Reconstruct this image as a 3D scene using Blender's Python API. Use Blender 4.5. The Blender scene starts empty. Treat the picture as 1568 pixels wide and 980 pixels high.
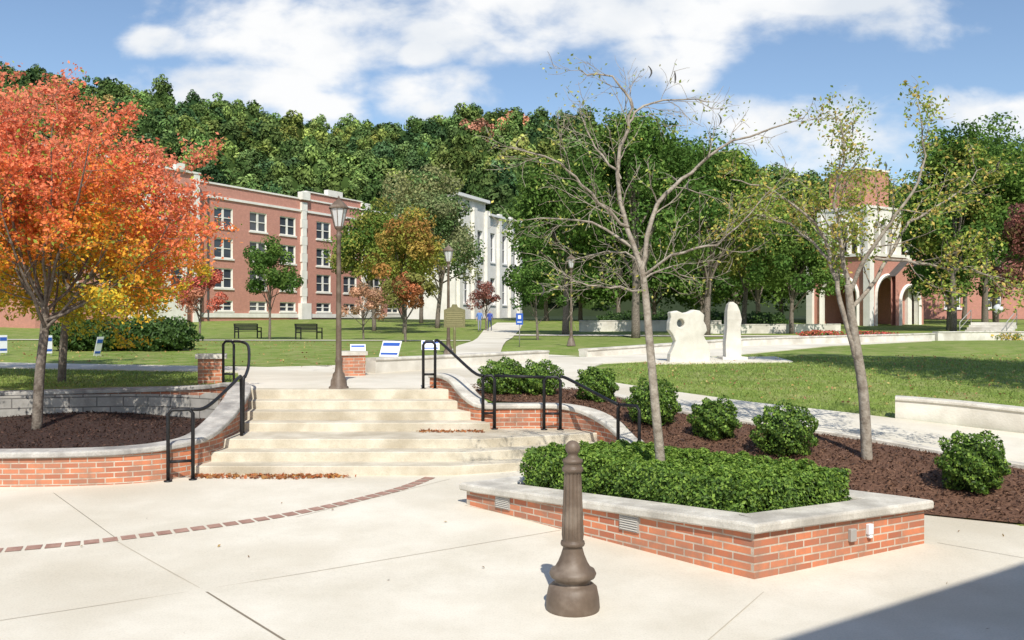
import bpy, bmesh, math, random
import numpy as np
from mathutils import Vector, Matrix
rng = np.random.default_rng(7)
random.seed(7)
scene = bpy.context.scene
COL = scene.collection

# ------------------------------------------------------------------ materials
def nmat(name):
    m = bpy.data.materials.new(name); m.use_nodes = True
    nt = m.node_tree; nt.nodes.clear()
    out = nt.nodes.new('ShaderNodeOutputMaterial')
    return m, nt, out
def N(nt, typ, **kw):
    n = nt.nodes.new(typ)
    for k, v in kw.items():
        setattr(n, k, v)
    return n
def ramp(nt, stops, interp='LINEAR'):
    r = nt.nodes.new('ShaderNodeValToRGB'); r.color_ramp.interpolation = interp
    els = r.color_ramp.elements
    while len(els) < len(stops): els.new(0.5)
    for e, (p, c) in zip(els, stops):
        e.position = p; e.color = (c[0], c[1], c[2], 1)
    return r
def noisemat(name, c1, c2, scale=3.0, rough=0.85, bump=0.2, bscale=40, detail=8, metallic=0.0, c3=None, s3=0.6, coord='Object', lo=.35, hi=.65, spec=.3, speck=0):
    m, nt, out = nmat(name)
    p = N(nt, 'ShaderNodeBsdfPrincipled'); p.inputs['Roughness'].default_value = rough
    p.inputs['Metallic'].default_value = metallic
    p.inputs['Specular IOR Level'].default_value = spec
    tc = N(nt, 'ShaderNodeTexCoord')
    n1 = N(nt, 'ShaderNodeTexNoise'); n1.inputs['Scale'].default_value = scale; n1.inputs['Detail'].default_value = detail
    n1.inputs['Roughness'].default_value = .65
    nt.links.new(tc.outputs[coord], n1.inputs['Vector'])
    r = ramp(nt, [(lo, c1), (hi, c2)])
    nt.links.new(n1.outputs['Fac'], r.inputs['Fac'])
    last = r.outputs['Color']
    if c3 is not None:
        n3 = N(nt, 'ShaderNodeTexNoise'); n3.inputs['Scale'].default_value = s3; n3.inputs['Detail'].default_value = 6
        nt.links.new(tc.outputs[coord], n3.inputs['Vector'])
        r3 = ramp(nt, [(.48, (0, 0, 0)), (.68, (1, 1, 1))])
        nt.links.new(n3.outputs['Fac'], r3.inputs['Fac'])
        mx = N(nt, 'ShaderNodeMixRGB'); mx.inputs['Color2'].default_value = (*c3, 1)
        nt.links.new(r3.outputs['Color'], mx.inputs['Fac']); nt.links.new(last, mx.inputs['Color1'])
        last = mx.outputs['Color']
    if speck:
        n4 = N(nt, 'ShaderNodeTexNoise'); n4.inputs['Scale'].default_value = 55; n4.inputs['Detail'].default_value = 3
        nt.links.new(tc.outputs[coord], n4.inputs['Vector'])
        r4 = ramp(nt, [(.30, (1 - speck, 1 - speck, 1 - speck * 1.1)), (.55, (1, 1, 1))]); nt.links.new(n4.outputs['Fac'], r4.inputs['Fac'])
        mq = N(nt, 'ShaderNodeMixRGB'); mq.blend_type = 'MULTIPLY'; mq.inputs['Fac'].default_value = 1
        nt.links.new(last, mq.inputs['Color1']); nt.links.new(r4.outputs['Color'], mq.inputs['Color2']); last = mq.outputs['Color']
    nt.links.new(last, p.inputs['Base Color'])
    if bump:
        nb = N(nt, 'ShaderNodeTexNoise'); nb.inputs['Scale'].default_value = bscale; nb.inputs['Detail'].default_value = 6
        nt.links.new(tc.outputs[coord], nb.inputs['Vector'])
        b = N(nt, 'ShaderNodeBump'); b.inputs['Strength'].default_value = bump; b.inputs['Distance'].default_value = .02
        nt.links.new(nb.outputs['Fac'], b.inputs['Height']); nt.links.new(b.outputs['Normal'], p.inputs['Normal'])
    nt.links.new(p.outputs[0], out.inputs[0])
    return m
def brickmat(name, c1, c2, mortar, bw=.225, rh=.075, ms=.009, dark=(.2, .1, .07)):
    m, nt, out = nmat(name)
    p = N(nt, 'ShaderNodeBsdfPrincipled'); p.inputs['Roughness'].default_value = .85
    tc = N(nt, 'ShaderNodeTexCoord')
    br = N(nt, 'ShaderNodeTexBrick')
    br.inputs['Scale'].default_value = 1; br.inputs['Brick Width'].default_value = bw
    br.inputs['Row Height'].default_value = rh; br.inputs['Mortar Size'].default_value = ms
    br.inputs['Mortar Smooth'].default_value = .2; br.inputs['Bias'].default_value = -.1
    br.inputs['Color1'].default_value = (*c1, 1); br.inputs['Color2'].default_value = (*c2, 1)
    br.inputs['Mortar'].default_value = (*mortar, 1)
    nt.links.new(tc.outputs['UV'], br.inputs['Vector'])
    n1 = N(nt, 'ShaderNodeTexNoise'); n1.inputs['Scale'].default_value = 2.6; n1.inputs['Detail'].default_value = 9; n1.inputs['Roughness'].default_value = .7
    nt.links.new(tc.outputs['Object'], n1.inputs['Vector'])
    r = ramp(nt, [(.40, (0, 0, 0)), (.66, (.85, .85, .85))])
    nt.links.new(n1.outputs['Fac'], r.inputs['Fac'])
    mx = N(nt, 'ShaderNodeMixRGB'); mx.inputs['Color2'].default_value = (*dark, 1)
    nt.links.new(r.outputs['Color'], mx.inputs['Fac']); nt.links.new(br.outputs['Color'], mx.inputs['Color1'])
    nt.links.new(mx.outputs['Color'], p.inputs['Base Color'])
    b = N(nt, 'ShaderNodeBump'); b.inputs['Strength'].default_value = .6; b.inputs['Distance'].default_value = .008; b.invert = True
    nt.links.new(br.outputs['Fac'], b.inputs['Height']); nt.links.new(b.outputs['Normal'], p.inputs['Normal'])
    nt.links.new(p.outputs[0], out.inputs[0])
    return m
def leafmat(name, tint=False, trans=.35, gain=1.0, simple=False):
    m, nt, out = nmat(name)
    at = N(nt, 'ShaderNodeAttribute'); at.attribute_name = 'Col'
    col = at.outputs['Color']
    if tint:
        oi = N(nt, 'ShaderNodeObjectInfo')
        hs = N(nt, 'ShaderNodeMixRGB'); hs.blend_type = 'MULTIPLY'; hs.inputs['Fac'].default_value = 1
        nt.links.new(col, hs.inputs['Color1']); nt.links.new(oi.outputs['Color'], hs.inputs['Color2'])
        col = hs.outputs['Color']
    if gain != 1:
        g = N(nt, 'ShaderNodeMixRGB'); g.blend_type = 'MULTIPLY'; g.inputs['Fac'].default_value = 1
        g.inputs['Color2'].default_value = (gain, gain, gain, 1); nt.links.new(col, g.inputs['Color1']); col = g.outputs['Color']
    if trans == 0:
        d = N(nt, 'ShaderNodeBsdfDiffuse'); nt.links.new(col, d.inputs['Color']); nt.links.new(d.outputs[0], out.inputs[0]); return m
    if simple:
        d = N(nt, 'ShaderNodeBsdfDiffuse'); nt.links.new(col, d.inputs['Color'])
    else:
        d = N(nt, 'ShaderNodeBsdfPrincipled'); d.inputs['Roughness'].default_value = .5
        d.inputs['Specular IOR Level'].default_value = .3
        nt.links.new(col, d.inputs['Base Color'])
    t = N(nt, 'ShaderNodeBsdfTranslucent')
    ms = N(nt, 'ShaderNodeMixShader'); ms.inputs['Fac'].default_value = trans
    nt.links.new(col, t.inputs['Color'])
    nt.links.new(d.outputs[0], ms.inputs[1]); nt.links.new(t.outputs[0], ms.inputs[2])
    nt.links.new(ms.outputs[0], out.inputs[0])
    return m
def plain(name, c, rough=.6, metallic=0, spec=.5):
    m, nt, out = nmat(name)
    p = N(nt, 'ShaderNodeBsdfPrincipled'); p.inputs['Base Color'].default_value = (*c, 1)
    p.inputs['Roughness'].default_value = rough; p.inputs['Metallic'].default_value = metallic
    p.inputs['Specular IOR Level'].default_value = spec
    nt.links.new(p.outputs[0], out.inputs[0])
    return m

M_conc = noisemat('plaza_concrete', (.65, .595, .485), (.77, .715, .605), scale=.9, bump=.15, bscale=90, c3=(.58, .52, .41), s3=.3, speck=.10)
M_step = noisemat('step_concrete', (.52, .46, .35), (.68, .62, .50), scale=2.5, bump=.2, bscale=70, c3=(.44, .38, .28), s3=1.2, speck=.12)
M_cop = noisemat('coping_stone', (.53, .49, .42), (.70, .66, .58), scale=5, bump=.25, bscale=60, c3=(.40, .37, .32), s3=1.8, speck=.15)
M_copg = noisemat('grey_coping', (.36, .34, .31), (.56, .53, .48), scale=5, bump=.3, bscale=50, c3=(.25, .235, .22), s3=2.2, speck=.15)
M_white = noisemat('pale_stone', (.62, .58, .50), (.76, .72, .64), scale=2, bump=.3, bscale=30, c3=(.48, .44, .37), s3=.8)
M_cream = noisemat('cream_limestone', (.70, .665, .59), (.82, .79, .72), scale=.7, bump=0)
M_brick = brickmat('brick_planter', (.66, .22, .10), (.38, .12, .065), (.58, .50, .40), dark=(.27, .17, .12))
M_brickB = brickmat('brick_building', (.60, .25, .18), (.50, .20, .15), (.54, .34, .27), bw=.24, rh=.08, dark=(.47, .22, .165))
M_paver = noisemat('brick_paver', (.30, .17, .13), (.42, .26, .2), scale=9, bump=.2)
M_mulch = noisemat('bark_mulch', (.07, .036, .022), (.20, .105, .065), scale=22, bump=.9, bscale=45, c3=(.12, .062, .04), s3=2)
M_mulch_shade = noisemat('mulch_painted_shade', (.022, .012, .010), (.07, .038, .028), scale=22, bump=.9, bscale=45)  # bark mulch darkened in colour: shade of the planter tree painted in
M_bark = noisemat('bark', (.10, .078, .06), (.25, .21, .17), scale=14, bump=.6, bscale=35)
M_barkp = noisemat('pale_bark', (.21, .17, .13), (.42, .37, .30), scale=12, bump=.6, bscale=35)
M_black = noisemat('black_painted_steel', (.012, .012, .013), (.022, .022, .024), scale=20, rough=.45, bump=.05)
M_bronze = noisemat('bronze_paint', (.115, .083, .06), (.165, .122, .09), scale=6, rough=.5, bump=.12, bscale=80, c3=(.23, .185, .145), s3=3)
M_glassd = plain('window_glass', (.05, .06, .075), .08, 0, .6)
M_frame = plain('window_frame_paint', (.80, .78, .74), .5)
M_lglass = plain('lantern_glass', (.62, .63, .62), .25)
M_joint = plain('joint_dark', (.22, .18, .13), .9)
M_leaf = leafmat('leaf', gain=1.75)
M_leaff = leafmat('tree_leaf', gain=1.75, trans=.3, simple=True)
M_leafo = leafmat('autumn_leaf', gain=1.2, trans=.42, simple=True)
M_leaft = leafmat('forest_leaf', True, 0, gain=2.3)
M_dark = noisemat('roof_dark', (.07, .065, .06), (.1, .095, .09), bump=0)
M_metal = plain('vent_grey', (.36, .34, .31), .5)
M_sblue = plain('sign_blue', (.03, .10, .42), .4)
M_swhite = plain('sign_white', (.75, .76, .78), .4)
M_olive = noisemat('plaque_olive', (.16, .15, .07), (.21, .19, .09), scale=14, rough=.5)
M_gold = plain('raised_lettering', (.33, .3, .14), .5)
M_skin = plain('skin', (.45, .28, .2), .6)

def grass_material():
    m, nt, out = nmat('lawn_grass')
    p = N(nt, 'ShaderNodeBsdfPrincipled'); p.inputs['Roughness'].default_value = .8; p.inputs['Specular IOR Level'].default_value = .15
    tc = N(nt, 'ShaderNodeTexCoord')
    def noise(s, d=6):
        n = N(nt, 'ShaderNodeTexNoise'); n.inputs['Scale'].default_value = s; n.inputs['Detail'].default_value = d
        nt.links.new(tc.outputs['Object'], n.inputs['Vector']); return n
    a = noise(.35); b = noise(18, 4); c = noise(1.6, 9)
    r = ramp(nt, [(.3, (.14, .205, .04)), (.7, (.22, .295, .065))]); nt.links.new(a.outputs['Fac'], r.inputs['Fac'])
    r2 = ramp(nt, [(.3, (.55, .6, .55)), (.7, (1.35, 1.3, 1.15))]); nt.links.new(b.outputs['Fac'], r2.inputs['Fac'])
    mu = N(nt, 'ShaderNodeMixRGB'); mu.blend_type = 'MULTIPLY'; mu.inputs['Fac'].default_value = 1
    nt.links.new(r.outputs['Color'], mu.inputs['Color1']); nt.links.new(r2.outputs['Color'], mu.inputs['Color2'])
    r3 = ramp(nt, [(.44, (0, 0, 0)), (.68, (.85, .85, .85))]); nt.links.new(c.outputs['Fac'], r3.inputs['Fac'])
    mx = N(nt, 'ShaderNodeMixRGB'); mx.inputs['Color2'].default_value = (.31, .305, .12, 1)
    nt.links.new(r3.outputs['Color'], mx.inputs['Fac']); nt.links.new(mu.outputs['Color'], mx.inputs['Color1'])
    nt.links.new(mx.outputs['Color'], p.inputs['Base Color'])
    bb = noise(30, 3)
    bu = N(nt, 'ShaderNodeBump'); bu.inputs['Strength'].default_value = .6; bu.inputs['Distance'].default_value = .04
    nt.links.new(bb.outputs['Fac'], bu.inputs['Height']); nt.links.new(bu.outputs['Normal'], p.inputs['Normal'])
    nt.links.new(p.outputs[0], out.inputs[0]); return m
M_grass = grass_material()
M_floor = noisemat('forest_floor', (.018, .03, .010), (.035, .05, .018), scale=.1, bump=0)  # ground colour darkened to paint in the shade below the trees

# ------------------------------------------------------------------ mesh helper
class MB:
    def __init__(s):
        s.V = []; s.F = []; s.M = []; s.C = []; s.UV = {}; s.n = 0; s.S = []
    def add(s, v, f, mat=0, col=(1, 1, 1), uv=None, smooth=False):
        base = s.n
        v = np.asarray(v, float).reshape(-1, 3)
        s.V.append(v); k = len(v); s.n += k
        c = np.asarray(col, float)
        if c.ndim == 1: c = np.tile(c, (k, 1))
        s.C.append(c)
        for i, fa in enumerate(f):
            if uv is not None: s.UV[len(s.F)] = uv[i]
            s.F.append([a + base for a in fa]); s.M.append(mat); s.S.append(smooth)
    def quads(s, q, mat, col):
        n = len(q)
        if n == 0: return
        c = np.repeat(np.asarray(col, float), 4, axis=0)
        s.V.append(q.reshape(-1, 3)); s.C.append(c)
        idx = (np.arange(n * 4) + s.n).reshape(n, 4).tolist()
        s.F += idx; s.M += [mat] * n; s.S += [False] * n; s.n += n * 4
    def box(s, c, size, rz=0, mat=0, tilt=0, col=(1, 1, 1)):
        x, y, z = [a / 2 for a in size]
        v = np.array([[-x, -y, -z], [x, -y, -z], [x, y, -z], [-x, y, -z], [-x, -y, z], [x, -y, z], [x, y, z], [-x, y, z]])
        if tilt:
            ct, st = math.cos(tilt), math.sin(tilt)
            v = np.stack([v[:, 0], v[:, 1] * ct - v[:, 2] * st, v[:, 1] * st + v[:, 2] * ct], 1)
        cr, sr = math.cos(rz), math.sin(rz)
        v = np.stack([v[:, 0] * cr - v[:, 1] * sr, v[:, 0] * sr + v[:, 1] * cr, v[:, 2]], 1) + np.array(c)
        s.add(v, [[0, 3, 2, 1], [4, 5, 6, 7], [0, 1, 5, 4], [1, 2, 6, 5], [2, 3, 7, 6], [3, 0, 4, 7]], mat, col)
    def tube(s, P, R, sides=6, mat=0, col=(1, 1, 1), cap=True):
        P = np.asarray(P, float); n = len(P)
        if np.isscalar(R): R = [R] * n
        T = np.gradient(P, axis=0); T /= np.linalg.norm(T, axis=1)[:, None] + 1e-9
        ref = np.array([0, 0, 1.]) if abs(T[0][2]) < .9 else np.array([1., 0, 0])
        v = []
        u = np.cross(T[0], ref); u /= np.linalg.norm(u)
        a = np.arange(sides) * 2 * math.pi / sides + math.pi / sides
        for i in range(n):
            u = u - T[i] * np.dot(u, T[i]); u /= np.linalg.norm(u) + 1e-9
            w = np.cross(T[i], u)
            v.append(P[i] + R[i] * (np.cos(a)[:, None] * u + np.sin(a)[:, None] * w))
        v = np.concatenate(v)
        f = []
        for i in range(n - 1):
            for j in range(sides):
                k = (j + 1) % sides
                f.append([i * sides + j, i * sides + k, (i + 1) * sides + k, (i + 1) * sides + j])
        if cap:
            f.append(list(range(sides))[::-1]); f.append([(n - 1) * sides + j for j in range(sides)])
        s.add(v, f, mat, col, smooth=sides > 4)
    def lathe(s, prof, c, segs=24, mat=0, mod=None, smooth=True):
        a = np.arange(segs) * 2 * math.pi / segs
        v = []
        for z, r in prof:
            rr = r * np.ones(segs) if mod is None else np.array([mod(z, r, t) for t in a])
            v.append(np.stack([c[0] + rr * np.cos(a), c[1] + rr * np.sin(a), np.full(segs, c[2] + z)], 1))
        v = np.concatenate(v); f = []
        for i in range(len(prof) - 1):
            for j in range(segs):
                k = (j + 1) % segs
                f.append([i * segs + j, i * segs + k, (i + 1) * segs + k, (i + 1) * segs + j])
        f.append([(len(prof) - 1) * segs + j for j in range(segs)])
        s.add(v, f, mat, smooth=smooth)
    def prism(s, poly, z0, z1, mat=0):
        n = len(poly)
        v = [(x, y, z0) for x, y in poly] + [(x, y, z1) for x, y in poly]
        f = [[i, (i + 1) % n, n + (i + 1) % n, n + i] for i in range(n)] + [[n + i for i in range(n)], list(range(n))[::-1]]
        s.add(v, f, mat)
    def obj(s, name, mats, uv=False, col=False, parent=None):
        V = np.concatenate(s.V)
        me = bpy.data.meshes.new(name)
        me.from_pydata(V.tolist(), [], s.F)
        for m in mats: me.materials.append(m)
        me.polygons.foreach_set('material_index', np.array(s.M, dtype=np.int32))
        me.polygons.foreach_set('use_smooth', np.array(s.S, dtype=bool))
        if col:
            at = me.color_attributes.new('Col', 'FLOAT_COLOR', 'POINT')
            C = np.concatenate(s.C); C = np.concatenate([C, np.ones((len(C), 1))], 1)
            at.data.foreach_set('color', C.astype(np.float32).ravel())
        if uv:
            l = me.uv_layers.new(name='UVMap')
            for p in me.polygons:
                if p.index in s.UV:
                    for k, li in enumerate(p.loop_indices): l.data[li].uv = s.UV[p.index][k]
                else:
                    nn = p.normal
                    if abs(nn.z) > .7:
                        for li in p.loop_indices:
                            co = me.vertices[me.loops[li].vertex_index].co; l.data[li].uv = (co.x, co.y)
                    else:
                        t = Vector((-nn.y, nn.x, 0)).normalized()
                        for li in p.loop_indices:
                            co = me.vertices[me.loops[li].vertex_index].co; l.data[li].uv = (co.dot(t), co.z)
        me.update()
        o = bpy.data.objects.new(name, me); COL.objects.link(o)
        if parent: o.parent = parent
        return o

def catmull(pts, k=5, closed=False):
    P = np.asarray(pts, float); n = len(P); out = []
    rngi = range(n if closed else n - 1)
    for i in rngi:
        if closed: p0, p1, p2, p3 = P[(i - 1) % n], P[i], P[(i + 1) % n], P[(i + 2) % n]
        else: p0, p1, p2, p3 = P[max(i - 1, 0)], P[i], P[i + 1], P[min(i + 2, n - 1)]
        for j in range(k):
            t = j / k
            out.append(.5 * ((2 * p1) + (-p0 + p2) * t + (2 * p0 - 5 * p1 + 4 * p2 - p3) * t * t + (-p0 + 3 * p1 - 3 * p2 + p3) * t ** 3))
    if not closed: out.append(P[-1])
    return np.array(out)

def sweep(mb, pts, prof, mat, closed=False):
    P = np.asarray(pts, float)[:, :2]; n = len(P)
    rows = []; arc = [0]
    for i in range(1, n): arc.append(arc[-1] + np.linalg.norm(P[i] - P[i - 1]))
    for i in range(n):
        if closed: a, b = P[i] - P[(i - 1) % n], P[(i + 1) % n] - P[i]
        else:
            a = P[i] - P[i - 1] if i > 0 else P[1] - P[0]
            b = P[i + 1] - P[i] if i < n - 1 else P[-1] - P[-2]
        a = a / np.linalg.norm(a); b = b / np.linalg.norm(b)
        na = np.array([a[1], -a[0]]); nb = np.array([b[1], -b[0]])
        m = na + nb; m = m / np.linalg.norm(m); m = m / max(.35, np.dot(m, na))
        rows.append([(P[i][0] + m[0] * o, P[i][1] + m[1] * o, z) for o, z in prof(i)])
    k = len(rows[0]); V = [p for r in rows for p in r]; F = []; UV = []
    tot = arc[-1] + np.linalg.norm(P[0] - P[-1])
    for i in range(n if closed else n - 1):
        j = (i + 1) % n; ai = arc[i]; aj = arc[j] if j else tot
        for q in range(k):
            w = (q + 1) % k
            F.append([i * k + q, j * k + q, j * k + w, i * k + w])
            UV.append([(ai, rows[i][q][2]), (aj, rows[j][q][2]), (aj, rows[j][w][2]), (ai, rows[i][w][2])])
    if not closed:
        F.append(list(range(k))[::-1]); F.append([(n - 1) * k + q for q in range(k)])
        UV.append([(rows[0][q][1], rows[0][q][2]) for q in range(k)][::-1]); UV.append([(rows[-1][q][1], rows[-1][q][2]) for q in range(k)])
    mb.add(V, F, mat, uv=UV)

def wall(name, pts, zb, zt, th, cw, ch, mbody, mcop, closed=False):
    mb = MB(); h = th / 2; c = cw / 2
    sweep(mb, pts, lambda i: [(h, zb[i]), (h, zt[i] - ch), (-h, zt[i] - ch), (-h, zb[i])], 0, closed)
    e = .025
    sweep(mb, pts, lambda i: [(c - .01, zt[i] - ch), (c, zt[i] - ch + .015), (c, zt[i] - e), (c - e * .3, zt[i] - e * .3), (c - e, zt[i]), (-c + e, zt[i]), (-c + e * .3, zt[i] - e * .3), (-c, zt[i] - e), (-c, zt[i] - ch + .015), (-c + .01, zt[i] - ch)], 1, closed)
    return mb.obj(name, [mbody, mcop], uv=True)

# ------------------------------------------------------------------ terrain
ctrl = np.array([
 (2.0,13.3,.45),(1.7,12.9,.40),(2.8,12.3,.35),(3.95,11.0,.12),(4.2,11.2,.1),(5.08,10.76,.07),(5.95,10.3,.07),(8,9.2,.05),(11,7.5,.05),
 (4,13.2,.5),(3.2,14.1,.6),(2.27,14.4,.72),(5.1,12.75,.45),(5.9,11.45,.28),
 (1.53,17.9,1.0),(3,15.4,.80),(5.16,14.1,.6),(7.05,12.2,.4),(9,10.3,.3),(11,8.5,.25),
 (1.46,20.7,1.08),(3,19.1,.95),(4.7,17.6,.8),(6.9,16,.65),(8.7,14.9,.5),(11,13,.4),(13,11,.35),
 (-1,17,1.1),(.1,16.6,1.05),(.9,15.8,.95),(1.5,16.5,.95),(1.6,14.5,.75),
 (5,22,1.1),(8,20,1.0),(10,17.5,.85),(12,20,1.0),(8,27,1.22),(15,25,1.2),(20,20,1.1),(20,12,.8),(25,20,1.2),(25,5,.6),
 (-5.2,17,1.115),(-1.5,17,1.115),(-3,20,1.12),(-8,18.2,1.1),(-14,16,1.1),(-15,22,1.14),(-6,24,1.15),(0,22,1.13),(-3,27,1.2),(1,28,1.22),(-20,14,1.05),(-25,25,1.2),(-25,12,1.1)])
def tps(r2): return np.where(r2 > 1e-9, .5 * r2 * np.log(r2 + 1e-12), 0)
_n = len(ctrl)
_K = tps(((ctrl[:, None, :2] - ctrl[None, :, :2]) ** 2).sum(-1)) + np.eye(_n) * .3
_P = np.concatenate([np.ones((_n, 1)), ctrl[:, :2]], 1)
_A = np.block([[_K, _P], [_P.T, np.zeros((3, 3))]])
_w = np.linalg.solve(_A, np.concatenate([ctrl[:, 2], np.zeros(3)]))
RX = [-230,-173,-129,-100,-78,-63,-41,-18.6,-1,14.6,30,48,70,83,114,173,260]
RZ = [83,78,71,67.5,63,58,59,62,64,63,59,53,48,42,37,33,31]
def T(x, y):
    x = np.atleast_1d(np.asarray(x, float)); y = np.atleast_1d(np.asarray(y, float))
    xc = np.clip(x, -25, 25); yc = np.clip(y, 5, 33)
    r2 = (xc[:, None] - ctrl[None, :, 0]) ** 2 + (yc[:, None] - ctrl[None, :, 1]) ** 2
    near = tps(r2) @ _w[:_n] + _w[_n] + _w[_n + 1] * xc + _w[_n + 2] * yc
    near = np.clip(near, 0.03, 1.4)
    far = np.interp(y, [17, 30, 36, 55, 79, 100, 140, 152], [1.12, 1.25, 1.38, 1.3, 1.6, 2.3, 3.0, 3.2])
    s = np.clip((y - 24) / 8, 0, 1); s = s * s * (3 - 2 * s)
    z = near * (1 - s) + far * s
    R = np.interp(x, RX, RZ)
    t = np.clip((y - 150) / 150, 0, 1)
    hz = 3 + (R - 3) * (t ** .85)
    back = np.clip((y - 310) / 300, 0, 1)
    hz = hz * (1 - .5 * back)
    return np.where(y > 150, np.maximum(z, hz), z)
def Tz(x, y): return float(T(x, y)[0])
def PZ(y): return .03 * np.maximum(0, np.asarray(y, float) - 8.3)
def inpoly(x, y, poly):
    ins = np.zeros(x.shape, bool); n = len(poly); j = n - 1
    for i in range(n):
        xi, yi = poly[i]; xj, yj = poly[j]
        c = ((yi > y) != (yj > y)) & (x < (xj - xi) * (y - yi) / (yj - yi + 1e-12) + xi)
        ins ^= c; j = i
    return ins
LOW = [(-45,-60),(-45,13.1),(-13,13.2),(-14,15),(-12,16.4),(-9.8,17.2),(-7.8,17.7),(-6.6,17.6),(-6.0,17.3),(-5.1,16.8),(-1.3,16.8),(-.5,15.65),(.85,15.6),(1.35,15.3),(1.7,14.6),(1.85,13.7),
       (1.55,12.5),(4.35,9.7),(4.4,11.1),(5.08,10.76),(5.95,10.3),(8,9.2),(11,7.5),(45,-5),(45,-60)]
xs = np.concatenate([np.arange(-640, -40, 40), np.arange(-40, -16, 2), np.arange(-16, 12, .16), np.arange(12, 40, 1.5), np.arange(40, 640, 30)])
ys = np.concatenate([np.arange(-60, 6, 6), np.arange(6, 22, .16), np.arange(22, 60, 1), np.arange(60, 150, 4), np.arange(150, 340, 7), np.arange(340, 900, 60)])
X, Y = np.meshgrid(xs, ys); xf, yf = X.ravel(), Y.ravel()
Z = T(xf, yf)
low = inpoly(xf, yf, LOW)
Z = np.where(low, PZ(yf) - .06, Z)
nx, ny = len(xs), len(ys)
i0 = (np.arange(ny - 1)[:, None] * nx + np.arange(nx - 1)[None, :]).ravel()
F = np.stack([i0, i0 + 1, i0 + nx + 1, i0 + nx], 1)
me = bpy.data.meshes.new('ground'); me.from_pydata(np.stack([xf, yf, Z], 1).tolist(), [], F.tolist())
me.materials.append(M_grass); me.materials.append(M_floor)
me.polygons.foreach_set('material_index', (yf[F[:, 0]] > 108).astype(np.int32))
me.polygons.foreach_set('use_smooth', np.ones(len(F), bool)); me.update()
o = bpy.data.objects.new('ground_lawn', me); COL.objects.link(o)

def drape(name, poly, off, mat, step=.5, zf=None, skirt=0):
    bm = bmesh.new()
    vs = [bm.verts.new((x, y, 0)) for x, y in poly]
    bm.faces.new(vs); bmesh.ops.triangulate(bm, faces=bm.faces[:])
    x0, x1 = min(p[0] for p in poly), max(p[0] for p in poly); y0, y1 = min(p[1] for p in poly), max(p[1] for p in poly)
    for ax, a, b in ((0, x0, x1), (1, y0, y1)):
        q = a + step
        while q < b:
            g = bm.verts[:] + bm.edges[:] + bm.faces[:]
            co = (q, 0, 0) if ax == 0 else (0, q, 0); no = (1, 0, 0) if ax == 0 else (0, 1, 0)
            bmesh.ops.bisect_plane(bm, geom=g, plane_co=co, plane_no=no); q += step
    vv = bm.verts[:]
    xx = np.array([v.co.x for v in vv]); yy = np.array([v.co.y for v in vv])
    zz = (T(xx, yy) if zf is None else zf(xx, yy)) + off
    for v, z in zip(vv, zz): v.co.z = z
    if skirt:
        be = [e for e in bm.edges if e.is_boundary]
        r = bmesh.ops.extrude_edge_only(bm, edges=be)
        for v in [g for g in r['geom'] if isinstance(g, bmesh.types.BMVert)]: v.co.z -= skirt
    bmesh.ops.recalc_face_normals(bm, faces=bm.faces[:])
    m = bpy.data.meshes.new(name); bm.to_mesh(m); bm.free(); m.materials.append(mat)
    ob = bpy.data.objects.new(name, m); COL.objects.link(ob); return ob

drape('plaza_pavement', [(-42,-20),(42,-20),(42,13.6),(-42,13.6)], 0, M_conc, 1.1, zf=lambda x, y: PZ(y) - np.where(np.abs(x) > 12, .02, 0))
mb = MB()
def joint(a, b, w=.014, off=.004):
    a = np.array(a, float); b = np.array(b, float); d = (b - a); L = np.linalg.norm(d); d /= L; nrm = np.array([-d[1], d[0]]) * w / 2
    k = max(1, int(L / 1.0)); 
    for i in range(k):
        p = a + d * L * i / k; q = a + d * L * (i + 1) / k
        v = [(*(p - nrm), PZ(p[1]) + off), (*(q - nrm), PZ(q[1]) + off), (*(q + nrm), PZ(q[1]) + off), (*(p + nrm), PZ(p[1]) + off)]
        mb.add(v, [[0, 1, 2, 3]], 0)
joint((-2.81, 8.06), (-1.5, 6.5), .02)
for a, b in [((-6.2, 12.0), (-4.34, 9.75)), ((4.6, 9.6), (5.6, 8.7)), ((5.6, 8.7), (9, 9)), ((5.6, 8.7), (3.6, 6.3))]:
    joint(a, b, .007)
mb.obj('pavement_joint', [M_joint])
mb = MB()
for a, b in [((-4.34, 9.7), (-2.81, 8.06)), ((-2.81, 8.06), (.7, 10.2)), ((.7, 10.2), (-.6, 11.3)), ((-2.6, 10.7), (-.9, 12.9)), ((-2.81, 8.06), (-7.5, 5.2)), ((2.4, 8.2), (1.0, 6.0))]:
    joint(a, b, .009)
mb.obj('pavement_joint', [plain('joint_pale', (.50, .44, .34), .9)])
mb = MB()
band = catmull([(-8.5, 8.35), (-7, 8.75), (-5.37, 9.31), (-4.34, 9.75), (-2.8, 10.76), (-1.64, 12.1), (-1.15, 13.12)], 40)
arc = np.concatenate([[0], np.cumsum(np.linalg.norm(np.diff(band, axis=0), axis=1))])
s = 0
while s < arc[-1] - .1:
    p = np.array([np.interp(s, arc, band[:, 0]), np.interp(s, arc, band[:, 1])]); q = np.array([np.interp(s + .1, arc, band[:, 0]), np.interp(s + .1, arc, band[:, 1])])
    d = (q - p) / np.linalg.norm(q - p); nn = np.array([-d[1], d[0]]) * .085; q = p + d * .15
    mb.add([(*(a), PZ(a[1]) + .006) for a in (p - nn, q - nn, q + nn, p + nn)], [[0, 1, 2, 3]], 0)
    s += .185
mb.obj('brick_paver_band', [M_paver])

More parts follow.
